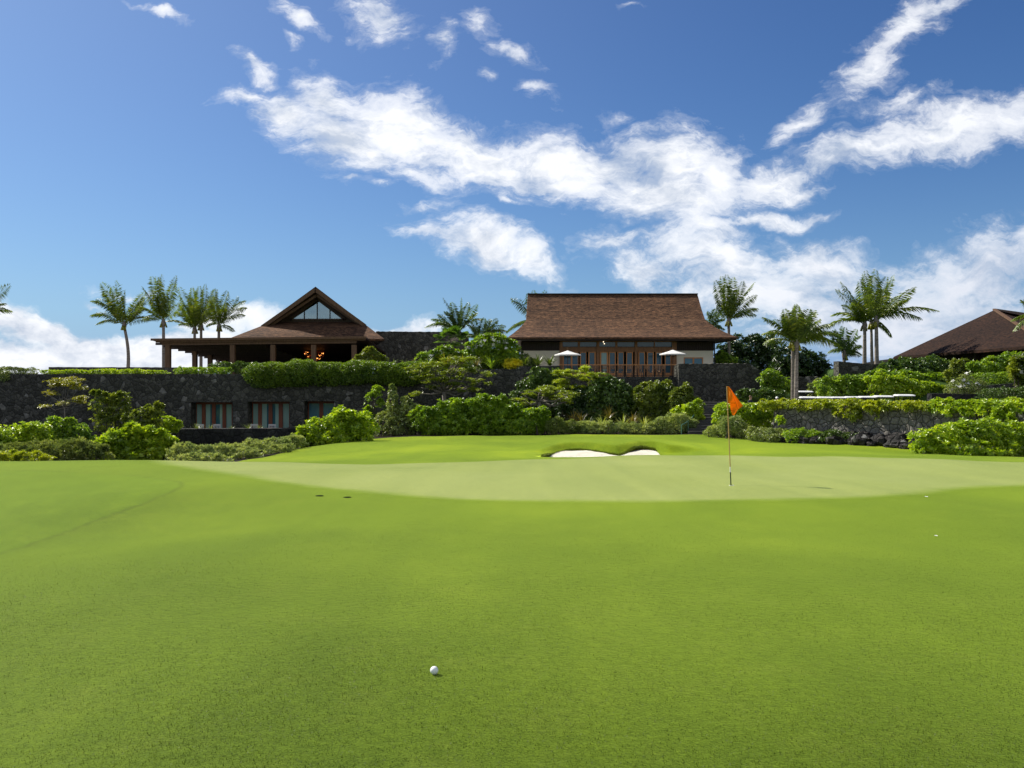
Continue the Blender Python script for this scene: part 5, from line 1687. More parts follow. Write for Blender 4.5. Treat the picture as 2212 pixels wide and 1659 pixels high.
# ------------------------------------------------------------------ planting on the upper terrace
G3 = 'planting along the upper terrace'
L = []
for i, q in enumerate(range(562, 905, 30)):
    L.append((q, 806 + 3 * math.sin(q), 32, 23 + 2.5 * math.sin(q * .31), .2 * math.sin(q), 1.1))
L += [(556, 815, 16, 20, -.2, .6), (575, 824, 20, 12, -.4, .5), (880, 818, 26, 14, -.3, .5), (840, 820, 28, 9, -.3, .5), (740, 820, 40, 9, -.3, .5), (640, 824, 40, 9, -.3, .5)]
shrub('clipped_hedge', 'long thick clipped hedge draped over the stone wall below the lanai', 'hedge', 64.2, L, 'fine', 'hedge_leaf', G3, 70, pw=3.2, stems=False, floor=False, rag=.07, scale=1.25)
shrub('groundcover_shrub', 'grey-green bush topping the far left end of the stone wall', 'shrub', 65.6, [(20, 802, 40, 8), (60, 803, 26, 7), (-40, 800, 50, 10), (10, 812, 12, 12, -1.7, .2)], 'fine', 'sage_leaf', G3, 71, floor=False, stems=False)
shrub('groundcover_shrub', 'thin creeping groundcover along the top of the left wall', 'shrub', 65, [(q, 803 - 1.5 * math.sin(q * .09), 20, 3.2 + 1.2 * math.sin(q), 0, .5) for q in range(110, 370, 26)], 'fine', 'bright_leaf', G3, 72, floor=False, stems=False)
shrub('groundcover_shrub', 'green clumps on the wall top below the lanai corner', 'shrub', 65.4, [(q, 801, 15, 6 + math.sin(q), 0, .5) for q in range(392, 500, 19)], 'fine', 'mid_leaf', G3, 73, floor=False, stems=False)
shrub('shrub', 'dark shrub at the foot of the lanai columns, left of the clipped hedge', 'shrub', 70, [(480, 794, 30, 9), (520, 794, 28, 10), (550, 795, 24, 10)], 'round', 'deep_leaf', G3, 74, floor=False)
shrub('shrub', 'olive shrub with upright shoots by the right lanai column', 'shrub', 70, [(800, 772, 22, 16), (785, 778, 18, 12), (818, 780, 18, 12), (800, 760, 8, 8)], 'open', 'olive_leaf', G3, 75, floor=False)
shrub('plumeria', 'low plumeria with white flower clusters behind the clipped hedge', 'plumeria', 69, [(928, 776, 24, 13), (960, 768, 24, 14), (985, 772, 20, 12), (945, 784, 30, 10)], 'plum', 'mid_leaf', G3, 76, flowers=14, floor=False, dens=1.3)
shrub('plumeria', 'large domed plumeria with white flowers left of the clubhouse roof', 'plumeria', 71, [(1060, 747, 40, 20), (1032, 755, 22, 18), (1095, 757, 26, 20), (1070, 735, 26, 9), (1060, 768, 42, 14)], 'plum', 'mid_leaf', G3, 77, flowers=34, floor=False, dens=.95)
shrub('shrub', 'dark shrub filling in behind the domed plumeria', 'shrub', 74, [(1015, 780, 24, 16), (1045, 778, 26, 18), (1080, 776, 26, 18), (1112, 774, 24, 18), (1140, 785, 24, 10), (1060, 788, 34, 11, -2), (1100, 789, 30, 10, -2), (1030, 790, 30, 10, -2)], 'round', 'deep_leaf', G3, 79, floor=False)
shrub('croton', 'bright yellow croton on the wall at the clubhouse corner', 'croton', 70, [(1106, 784, 13, 7), (1117, 786, 10, 6), (1098, 789, 10, 5)], 'open', 'croton_leaf', G3, 78, floor=False, dens=2)


def strap_plant(name, label, px, py, Y, h, n, mat, w=.05, seed=0, spread=55, group=None, base=None):
    """Clump of arching sword leaves, h metres long."""
    rng = np.random.default_rng(900 + seed)
    V_, T_ = [], []
    c = at(px, py, Y)
    for i in range(n):
        a = rng.uniform(0, 6.283); th = math.radians(abs(rng.normal(0, spread * .6)))
        l = h * rng.uniform(.65, 1.1); bend = rng.uniform(.1, .5)
        d0 = np.array([math.cos(a) * math.sin(th), math.sin(a) * math.sin(th), math.cos(th)])
        hd = np.array([math.cos(a), math.sin(a), 0])
        s = np.array([-math.sin(a), math.cos(a), 0])
        b = len(V_) and len(V_)
        p = c + hd * rng.uniform(0, .06); k = 5
        st = len(V_)
        for j in range(k + 1):
            t = j / k
            d = d0 * (1) + hd * bend * t * t * 1.4 - np.array([0, 0, 1]) * bend * t * t * .9
            q = p + d * l * t
            ww = w * (1 - t) ** .7 * (.6 + .4 * math.sin(math.pi * min(1, t + .3)))
            V_ += [q - s * ww * .5, q + s * ww * .5]
        for j in range(k):
            T_.append((st + 2 * j, st + 2 * j + 1, st + 2 * j + 3, st + 2 * j + 2))
    o = np_mesh(name, np.array(V_), np.array(T_), M[mat])
    return tag(o, label, 'plant', group)


GS = 'spiky plants along the beds'
for i, (px_, py_, Y_, h_, n_, mt, lab) in enumerate((
        (1300, 926, 56.2, 1.15, 40, 'variegated_leaf', 'spiky striped plant below the deck, with one bent pale blade, left of the bronze one'),
        (1272, 926, 56.6, .85, 34, 'strap_leaf', 'green spiky plant at the left of the spiky row'),
        (1345, 926, 56.0, 1.1, 40, 'variegated_leaf', 'spiky striped plant in the middle of the spiky row'),
        (1366, 924, 56.6, 1.3, 44, 'bronze_leaf', 'bronze spiky plant between the striped ones'),
        (1392, 926, 56.0, 1.15, 42, 'variegated_leaf', 'spiky striped plant at the right end of the spiky row'),
        (1238, 918, 58.0, 1.2, 34, 'bronze_leaf', 'reddish bronze spiky plant under the feathery tree'),
        (1256, 915, 57.6, 1.2, 34, 'bronze_leaf', 'second bronze spiky plant under the feathery tree, nearer the deck'),
        (1315, 905, 58.6, 1.2, 34, 'bronze_leaf', 'tall bronze spiky plant behind the striped ones'),
        (1215, 920, 57.0, .9, 28, 'strap_leaf', 'dull green spiky plant at the shaded left of the bed'),
        (1428, 922, 56.4, .8, 26, 'strap_leaf', 'small green spiky plant near the silvery handrail shrub'))):
    strap_plant('spiky_plant', lab, px_, py_, Y_, h_ * 1.1, n_, mt, .085, i, 50, GS)
for i, (px_, py_, Y_, h_, n_, mt, w_, lab) in enumerate((
        (850, 790, 67.5, .8, 34, 'strap_leaf', .06, 'green strap-leaved plant behind the clipped hedge, left'),
        (872, 790, 67.5, .75, 30, 'olive_leaf', .06, 'olive strap-leaved plant behind the clipped hedge, middle'),
        (893, 790, 67.5, .75, 30, 'bronze_leaf', .06, 'reddish strap-leaved plant behind the clipped hedge, right'),
        (925, 792, 67.6, 1.1, 40, 'mid_leaf', .09, 'broad green strap-leaved plant under the low plumeria'),
        (962, 790, 67.6, 1.5, 40, 'gold_leaf', .09, 'golden yellow strap-leaved plant beside the flat-topped tree crown'),
        (998, 790, 67.8, 1.1, 34, 'gold_leaf', .08, 'yellow-green strap-leaved plant right of the golden one'),
        (1030, 792, 68.2, 1.2, 34, 'bronze_leaf', .08, 'bronze strap-leaved plant under the domed plumeria'),
        (1062, 796, 69.4, 1.5, 40, 'mid_leaf', .11, 'broad green strap-leaved plant under the domed plumeria'),
        (1135, 790, 71.8, 1.3, 46, 'strap_leaf', .11, 'dark leafy plant before the cream wall, left of three'),
        (1162, 790, 71.8, 1.4, 46, 'strap_leaf', .11, 'dark leafy plant before the cream wall, middle of three'),
        (1188, 790, 71.8, 1.35, 46, 'strap_leaf', .11, 'dark leafy plant before the cream wall, right of three'))):
    strap_plant('strap_leaved_plant', lab, px_, py_, Y_, h_, n_, mt, w_, 40 + i, 60, 'strap-leaved plants on the upper terrace')
for i, (px_, h_, lab) in enumerate(((425, .85, 'dry grassy plant on the parapet before the left doors, left of the chairs'), (455, .7, 'dry grassy plant between the two left chairs'), (500, .5, 'small dry grassy plant near the gap between left and middle doors'), (535, .8, 'dry grassy plant at the left jamb of the middle doors'), (560, .75, 'dry grassy plant beside the half hidden white chair'), (650, .6, 'dry grassy plant at the right end of the parapet'))):
    strap_plant('grassy_plant', lab, px_, 930, 61.2, h_, 40, 'sage_leaf', .03, 70 + i, 60, 'dry grassy plants along the parapet')

# ------------------------------------------------------------------ flat-topped and feathery trees
def layered_tree(name, label, Y, base, fork, pads, mat, seed, tr=.1, dens=95, L=.12, W=.045, limbs=True):
    rng = np.random.default_rng(4000 + seed)
    b = at(*base, Y); b[2] = min(b[2], site_z(b[0], b[1]) + .0)
    fk = at(*fork, Y)
    root = empty(name, tuple(b), label, 'tree', 'small ornamental trees before the walls')
    mb = MB()
    midp = (b + fk) / 2 + np.array([rng.normal(0, .05), 0, 0])
    mb.tube([b, midp, fk], [tr * 1.25, tr * 1.05, tr * .9], 9)
    Cs, As = [], []
    for (cx, cy, rx, ry) in pads:
        dY = rng.uniform(-.9, .9)
        c = at(cx, cy, Y) + np.array([0, dY, 0])
        a, h = rx / F * Y, ry / F * Y
        bb = max(.5, a * .75)
        e = c - np.array([0, 0, h * .4])
        m1 = fk + (e - fk) * .45 + np.array([0, 0, -.10 * np.linalg.norm(e - fk)]) + rng.normal(0, .07, 3)
        mb.tube([fk, m1, fk + (e - fk) * .8 + rng.normal(0, .05, 3), e], [tr * .55, tr * .38, tr * .22, tr * .1], 6)
        for q in range(5):
            ang = rng.uniform(0, 6.28)
            tip = c + np.array([math.cos(ang) * a * .8, math.sin(ang) * bb * .8, rng.uniform(-.2, .5) * h])
            mb.tube([fk + (e - fk) * rng.uniform(.6, 1), (e + tip) / 2 + rng.normal(0, .06, 3), tip], [tr * .16, tr * .12, tr * .06], 5)
        n = int(math.pi * a * bb * dens) + 20
        sub = max(4, int(a * bb * 7))
        hub = np.stack([np.sqrt(rng.random(sub)) * .85, rng.uniform(0, 6.283, sub)], -1)
        hubs = np.stack([hub[:, 0] * np.cos(hub[:, 1]) * a, hub[:, 0] * np.sin(hub[:, 1]) * bb, rng.uniform(-.7, .8, sub) * h], -1) + c
        pick = rng.integers(0, sub, n)
        P = hubs[pick] + rng.normal(0, 1, (n, 3)) * np.array([.16, .16, .045])
        Cs.append(P); As.append(unit(rng.normal(0, .3, (n, 3)) + np.array([0, 0, 1])))
    C, A = np.concatenate(Cs), np.concatenate(As)
    V_, T_ = rosettes(C, A, 6, L, W, 55, 100, rng, .05, .05)
    mb.build('trunk', M['bark'], root, True)
    np_mesh('crown', V_, T_, M[mat], root)
    return root


layered_tree('flat_topped_tree', 'large flat-topped olive tree with a bare grey trunk before the stone wall', 61, (961, 895), (959, 846), [
    (905, 800, 30, 8), (935, 790, 38, 10), (975, 785, 40, 11), (1000, 778, 28, 9), (955, 806, 50, 9), (1000, 800, 32, 9), (1022, 800, 22, 7), (905, 815, 28, 6), (930, 822, 26, 6), (1015, 820, 34, 8), (1040, 828, 24, 7), (985, 832, 26, 6), (1050, 808, 12, 5), (1000, 843, 34, 6), (905, 850, 14, 5), (1030, 842, 20, 4), (925, 836, 22, 5), (965, 820, 30, 6)], 'acacia_leaf', 1, .16)
layered_tree('flat_topped_tree', 'small wide flat-topped tree left of the feathery tree', 59.4, (1166, 905), (1165, 868), [
    (1135, 850, 26, 5), (1165, 846, 32, 6), (1200, 846, 30, 7), (1225, 852, 20, 7), (1180, 838, 24, 6), (1125, 864, 22, 4), (1215, 864, 24, 6), (1185, 858, 30, 5), (1228, 868, 16, 5), (1145, 872, 22, 3)], 'acacia_leaf', 2, .17)
layered_tree('feathery_tree', 'feathery yellow-green domed tree below the left deck umbrella', 61.8, (1252, 905), (1254, 858), [
    (1250, 800, 30, 9), (1225, 808, 28, 8), (1280, 812, 28, 9), (1250, 816, 40, 9), (1210, 822, 18, 7), (1240, 832, 36, 8), (1285, 826, 22, 8), (1215, 838, 22, 7), (1262, 842, 24, 6), (1230, 848, 24, 6)], 'feather_leaf', 3, .08, 110, .15, .05)
layered_tree('flat_topped_tree', 'thin golden flat-topped tree with sparse layers at the left wall', 58.5, (142, 945), (140, 880), [
    (125, 828, 30, 7), (155, 826, 34, 8), (140, 820, 24, 5), (172, 836, 22, 6), (110, 834, 22, 5), (105, 851, 12, 5), (150, 862, 32, 6), (175, 868, 16, 5), (118, 872, 22, 5), (100, 878, 12, 3)], 'gold_leaf', 4, .045, 80)


def broad_tree(label, Y, L, seed, base):
    rng = np.random.default_rng(5000 + seed)
    b = at(base[0], base[1], Y); b[2] = site_z(b[0], b[1])
    root = empty('broadleaf_tree', tuple(b), label, 'tree', 'dark trees behind the cart yard')
    lobes = px_lobes(L, Y)
    lobes = [(c, (r[0], max(r[1], .8 * r[0]), r[2])) for c, r in lobes]
    S = STY['tree']
    P, N = lobe_points(lobes, S['d'], rng, 2, .25); P2, N2 = lobe_points(lobes, S['d'] * .5, rng, 2, .25, True)
    A = unit(np.concatenate([N, N2]) + np.array([0, 0, .5]) + rng.normal(0, .3, (len(P) + len(P2), 3)))
    V_, T_ = rosettes(np.concatenate([P, P2]), A, S['k'], S['L'], S['W'], *S['s'], rng, droop=.15)
    mb = MB()
    fk = b + np.array([0, 0, 1.6])
    mb.tube([b, fk], [.3, .24], 9)
    for c, r in lobes:
        mb.tube([fk, (fk + c) / 2 + rng.normal(0, .2, 3), c], [.16, .1, .04], 6)
    mb.build('trunk', M['bark'], root, True)
    np_mesh('crown', V_, T_, M['dark_leaf'], root)
broad_tree('dark dense tree right behind the clubhouse corner and its palm', 84, [(1580, 765, 32, 24), (1620, 748, 40, 22), (1655, 752, 26, 24), (1600, 785, 50, 22), (1650, 788, 40, 30), (1630, 735, 20, 10), (1560, 782, 22, 20)], 1, (1625, 830))
broad_tree('dark spreading tree behind the double-trunked palm', 80, [(1705, 775, 36, 26), (1745, 782, 36, 22), (1725, 796, 50, 16), (1775, 795, 22, 14), (1700, 800, 36, 20), (1790, 806, 12, 8)], 2, (1715, 840))


# ------------------------------------------------------------------ palms
def frond(b, t, lift, rng, wid=.76, nl=46):
    """One pinnate frond from b to t (arched by lift). Returns leaflet arrays and the rachis points."""
    Lf = np.linalg.norm(t - b)
    ctl = b + (t - b) * .5 + np.array([0, 0, lift * Lf])
    s = np.linspace(0.0, 1, 24)
    pts = ((1 - s)[:, None] ** 2) * b + (2 * s * (1 - s))[:, None] * ctl + (s ** 2)[:, None] * t
    u_ = np.linspace(.13, .995, nl)
    q = np.stack([np.interp(u_, s, pts[:, i]) for i in range(3)], -1)
    tg = unit(np.stack([np.gradient(np.interp(u_, s, pts[:, i])) for i in range(3)], -1))
    ref = np.array([rng.normal(0, .3), rng.normal(-.35, .5), 1.0])
    side = unit(np.cross(tg, ref))
    nrm = np.cross(side, tg)
    ll = wid * (.30 + .70 * np.sin(np.pi * np.clip(u_ * .82 + .10, 0, 1)) ** .8) * np.where(u_ > .85, 1 - (u_ - .85) * 3.2, 1)
    V_, T_ = [], []
    for sg in (-1, 1):
        droop = rng.uniform(.2, 1.0)
        D = unit(side * sg * .8 + tg * rng.uniform(.45, .75) + nrm * .22 + np.array([0, 0, -droop]) + rng.normal(0, .10, q.shape))
        v, tt = leafset(q, D, nrm, ll * rng.uniform(.85, 1.1, nl), np.full(nl, .05), rng, .03, .16)
        T_.append(tt + sum(len(x) for x in V_)); V_.append(v)
    return np.concatenate(V_), np.concatenate(T_), pts[::3]


def palm(label, Y, base, crown, tips, seed, mat='palm_leaf', r=.19, fill=8, tipw=.78, trunk=True, bend=0.0, fill_len=.85, fill_ang=75, group='coconut palms around the clubhouse'):
    rng = np.random.default_rng(7000 + seed)
    c = at(crown[0], crown[1], Y)
    b = at(base[0], base[1], Y); b[2] = site_z(b[0], b[1]) - .1
    root = empty('palm_tree', tuple(b), label, 'palm tree', group)
    n = 14
    pts, rad = [], []
    for i in range(n + 1):
        t = i / n
        p = b + (c - b) * t + np.array([bend * math.sin(math.pi * t), 0, 0])
        pts.append(p); rad.append(r * (1.25 - .25 * min(1, t * 5)) * (1 - .28 * t) * (1 + .03 * (i % 2)))
    mb = MB(); mb.tube(pts, rad, 12)
    mb.tube([c - np.array([0, 0, .35]), c + np.array([0, 0, .15]), c + np.array([0, 0, .6])], [r * .75, r * 1.25, r * .5], 10)
    mb.build('trunk', M['palm_bark'], root, True)
    Vs, Ts, rach = [], [], MB()
    off = 0
    lens = []
    todo = []
    for tp_ in tips:
        dy = tp_[3] if len(tp_) > 3 else rng.uniform(-.35, .35)
        lf = tp_[2] if len(tp_) > 2 else .16
        t = at(tp_[0], tp_[1], Y)
        l = np.linalg.norm(t - c); lens.append(l)
        todo.append((t + np.array([0, dy * l, 0]), lf))
    ml = float(np.median(lens)) if lens else 3.2
    for k in range(int(round(fill * .55))):
        a = math.radians(rng.uniform(-fill_ang, fill_ang)); az = rng.choice([-1, 1]) * rng.uniform(.3, 1)
        l = ml * fill_len * rng.uniform(.8, 1.08)
        d = unit(np.array([math.sin(a), az * (.25 + .5 * abs(math.sin(a))), math.cos(a) * .95]))
        todo.append((c + d * l, rng.uniform(.05, .2)))
    for t, lf in todo:
        b0 = c + np.array([rng.normal(0, .05), rng.normal(0, .05), .1 + rng.uniform(0, .3)])
        v, tt, rp = frond(b0, t, lf, rng, tipw * (np.linalg.norm(t - b0) / 3.6) ** .4)
        Vs.append(v); Ts.append(tt + off); off += len(v)
        rach.tube(rp, np.linspace(.045, .008, len(rp)), 4)
    nv = np.array(rach.v); nt_f = np.array([f for f in rach.f if len(f) == 4])
    tri = np.concatenate([nt_f[:, [0, 1, 2]], nt_f[:, [0, 2, 3]]]) + off
    np_mesh('crown', np.concatenate(Vs + [nv]), np.concatenate(Ts + [tri]), M[mat], root)
    # a few coconuts and old boots under the crown
    if trunk:
        def nuts(m):
            for k in range(5):
                a = rng.uniform(0, 6.28)
                m.tube([c + np.array([math.cos(a) * r * 1.1, math.sin(a) * r * 1.1, .1]), c + np.array([math.cos(a) * r * 1.7, math.sin(a) * r * 1.7, -.35])], [.06, .1], 6)
        one('coconuts', nuts, M['gold_leaf'], root, True)
    return root


palm('palm at the left with long fronds sweeping left and a leaning trunk', 88, (275, 800), (268.5, 706), [(189, 649, .30), (188, 680, .32), (205, 645, .25), (222, 629, .2), (230, 614, .14), (246, 620, .08), (260, 609, .06), (280, 628, .1), (304, 628, .02), (319, 651, .02), (312, 664, .12), (325, 690, .3), (205, 700, .35)], 1, bend=.25, fill=9, fill_ang=45)
palm('tall upright palm second from the left', 86, (354, 800), (353, 700), [(328, 597, .04), (338, 596, .04), (362, 597, .04), (374, 594, .04), (318, 622, .12), (380, 612, .06), (322, 640, .18), (294, 660, .22), (386, 655, .12), (402, 702, .34), (310, 690, .3), (345, 600, .02)], 2, fill=8, fill_ang=30)
palm('palm behind the lanai roof, left of the close pair', 92, (420, 800), (420.5, 714), [(388, 640, .1), (396, 622, .06), (412, 620, .04), (425, 626, .04), (380, 655, .2), (384, 700, .34), (442, 650, .1), (372, 672, .3), (450, 690, .3)], 3, fill=9, fill_ang=40)
palm('palm behind the lanai roof, right of the close pair', 94, (434, 800), (434.5, 707), [(426, 618, .04), (444, 624, .04), (458, 622, .05), (410, 640, .14), (464, 640, .12), (400, 690, .3), (470, 672, .26), (440, 612, .02)], 4, fill=8, fill_ang=40)
palm('palm just left of the glazed gable, fronds sweeping right', 90, (471, 800), (473, 709), [(469, 627, .04), (483, 626, .04), (494, 632, .06), (512, 640, .14), (533, 652, .24), (524, 680, .3), (507, 716, .36), (452, 640, .1), (447, 670, .2), (448, 705, .32), (530, 665, .28)], 5, fill=8, fill_ang=40)
palm('bushy palm between the two buildings with a drooping left frond', 88, (990, 800), (992, 722), [(958, 644, .14), (975, 652, .08), (997, 645, .04), (1012, 652, .06), (1031, 659, .12), (921, 708, .36), (935, 690, .3), (1045, 690, .3), (1000, 668, .02), (960, 672, .2), (1028, 676, .2)], 6, 'palm_leaf_blue', fill=9, fill_ang=70)
palm('lower drooping palm right behind the domed plumeria', 86, (1040, 800), (1038, 735), [(1092, 705, .30), (1046, 686, .08), (1075, 690, .18), (1088, 722, .34), (1010, 700, .2), (1000, 725, .3), (1060, 690, .1), (1096, 716, .34), (1020, 690, .12)], 7, 'palm_leaf_blue', fill=8, fill_ang=80)
palm('palm peeking out behind the left end of the tall shingle roof', 93, (1157, 800), (1157, 702), [(1104, 642, .2), (1110, 650, .22), (1152, 627, .04), (1178, 629, .06), (1168, 634, .04), (1090, 722, .34), (1095, 716, .36), (1140, 632, .06), (1195, 650, .2)], 8, 'palm_leaf_blue', fill=3, fill_ang=60)
palm('tall palm right of the clubhouse with fronds streaming right', 80, (1577, 815), (1574, 697), [(1569, 593, .03), (1557, 598, .05), (1543, 608, .1), (1585, 598, .04), (1602, 608, .06), (1620, 614, .12), (1638, 635, .2), (1643, 664, .26), (1545, 640, .14), (1550, 660, .22), (1630, 682, .32), (1596, 625, .06)], 9, fill=7, fill_ang=25, r=.17)
palm('small palm half hidden behind the right end of the shingle roof', 92, (1540, 815), (1538, 712), [(1563, 690, .3), (1545, 668, .14), (1552, 674, .2), (1530, 672, .16), (1560, 705, .34), (1566, 712, .3)], 10, 'palm_leaf_blue', fill=4, fill_ang=60, r=.13)
palm('big palm with a thick ringed trunk in front of the dark tree', 62, (1719, 900), (1721, 748), [(1654.6, 683, .2), (1672, 690, .2), (1695, 668, .06), (1716, 658, .03), (1734, 657, .03), (1752, 668, .06), (1770, 668, .08), (1764, 690, .14), (1646, 722, .3), (1655, 742, .36), (1813, 750, .34), (1780, 720, .26), (1700, 690, .05), (1745, 690, .05), (1790, 700, .26)], 11, fill=10, fill_ang=35, r=.165, tipw=.85)
palm('slimmer palm close behind the thick ringed trunk', 65, (1711.5, 880), (1712, 742), [(1815, 722, .26), (1800, 735, .3), (1660, 715, .3), (1690, 680, .1), (1740, 690, .1), (1770, 705, .2)], 12, fill=4, r=.125)
palm('short palm seen above the square-ended grey wall', 74, (1824, 815), (1823.5, 770), [(1821, 704, .04), (1800, 715, .14), (1790, 735, .26), (1855, 725, .24), (1845, 712, .12), (1865, 745, .3), (1862, 768, .36), (1785, 760, .36), (1812, 710, .06), (1835, 706, .06)], 13, 'palm_leaf_blue', fill=6, fill_ang=70, r=.16)
palm('left palm of the three-trunk group at the right', 71, (1867.5, 830), (1868, 706), [(1807, 626, .2), (1823, 606, .14), (1786, 706, .34), (1818, 663, .26), (1790, 682, .34), (1840, 640, .1), (1830, 690, .3), (1855, 640, .05)], 14, fill=5, fill_ang=50, r=.17)
palm('middle slender palm of the three-trunk group at the right', 73, (1884, 830), (1882, 703), [(1860, 587, .03), (1875, 590, .02), (1887, 584, .02), (1845, 610, .08), (1905, 620, .08), (1850, 650, .16), (1920, 660, .2), (1924, 728, .36)], 15, fill=8, fill_ang=40, r=.14)
palm('right palm of the three-trunk group, fronds reaching toward the hip roof', 70, (1894, 830), (1893, 698), [(1932, 594, .05), (1910, 600, .04), (1987, 617, .08), (1960, 645, .16), (2006, 674, .26), (1980, 690, .3), (1926, 727, .34), (1895, 592, .02), (1870, 640, .14), (1945, 660, .22)], 16, fill=8, fill_ang=45, r=.18)
palm('palm cropped by the right edge in front of the hip roof', 56, (2252, 850), (2245, 690), [(2206, 650, .1), (2186, 713, .3), (2215, 625, .06), (2196, 690, .26), (2240, 610, .04), (2290, 650, .2)], 17, fill=6, fill_ang=60, r=.17)
palm('palm mostly outside the left edge, dark frond tips showing', 70, (-52, 815), (-58, 690), [(6, 613, .10), (22, 671, .26), (10, 655, .22), (-20, 620, .1), (-60, 590, .03), (-110, 640, .2), (-120, 690, .3)], 18, fill=6, fill_ang=50, r=.17)


# fan palm
def fan_palm(label, px, py, Y, seed):
    rng = np.random.default_rng(8000 + seed)
    c = at(px, py, Y)
    b = np.array([c[0], c[1], site_z(c[0], c[1])])
    root = empty('fan_palm', tuple(b), label, 'fan palm')
    mb = MB(); mb.tube([b, c], [.12, .1], 8)
    Vs, Ts, off = [], [], 0
    for k in range(22):
        a = rng.uniform(0, 6.283); el = math.radians(rng.uniform(-20, 75))
        d = np.array([math.cos(a) * math.cos(el), math.sin(a) * math.cos(el), math.sin(el)])
        h = c + d * rng.uniform(.8, 1.15)
        mb.tube([c, h], [.02, .012], 4)
        s = unit(np.cross(d, np.array([0, 0, 1.]))[None])[0]; u_ = np.cross(s, d)
        m = 17
        ang = np.radians(np.linspace(-105, 105, m))
        D = unit(np.cos(ang)[:, None] * d + np.sin(ang)[:, None] * s + np.array([0, 0, -.12]))
        v, t = leafset(np.repeat(h[None], m, 0), D, np.repeat(u_[None], m, 0), np.full(m, .8) * rng.uniform(.85, 1.1, m), np.full(m, .13), rng, .04, .12)
        Vs.append(v); Ts.append(t + off); off += len(v)
    mb.build('trunk', M['palm_bark'], root)
    np_mesh('crown', np.concatenate(Vs), np.concatenate(Ts), M['fan_leaf'], root)
fan_palm('dark fan palm in front of the tall plain wall', 975, 738, 76, 1)


# ------------------------------------------------------------------ people behind the hedge
M['skin'] = plain_mat('skin', (.42, .24, .16), .5, .35, .08, 20)
M['navy'] = plain_mat('navy_cloth', (.012, .016, .03), .8, .2, .3, 30)
M['khaki'] = plain_mat('khaki_cloth', (.28, .22, .14), .8, .2, .2, 30)
M['hair'] = plain_mat('brown_hair', (.10, .055, .03), .7, .3, .3, 40)
M['pale_shirt'] = plain_mat('grey_shirt', (.25, .25, .26), .8, .2, .2, 30)


def skin_mesh(name, nodes, edges, mat, parent, sub=1):
    me = bpy.data.meshes.new(name)
    names = list(nodes)
    me.from_pydata([nodes[n][0] for n in names], [(names.index(a), names.index(b)) for a, b in edges], [])
    o = link_mesh(name, me, mat, parent)
    md = o.modifiers.new('skin', 'SKIN')
    md.use_smooth_shade = True
    for i, n in enumerate(names):
        r = nodes[n][1]
        me.skin_vertices[0].data[i].radius = (r, r) if not isinstance(r, tuple) else r
        me.skin_vertices[0].data[i].use_root = (i == 0)
    s = o.modifiers.new('sub', 'SUBSURF'); s.levels = sub; s.render_levels = sub
    return o


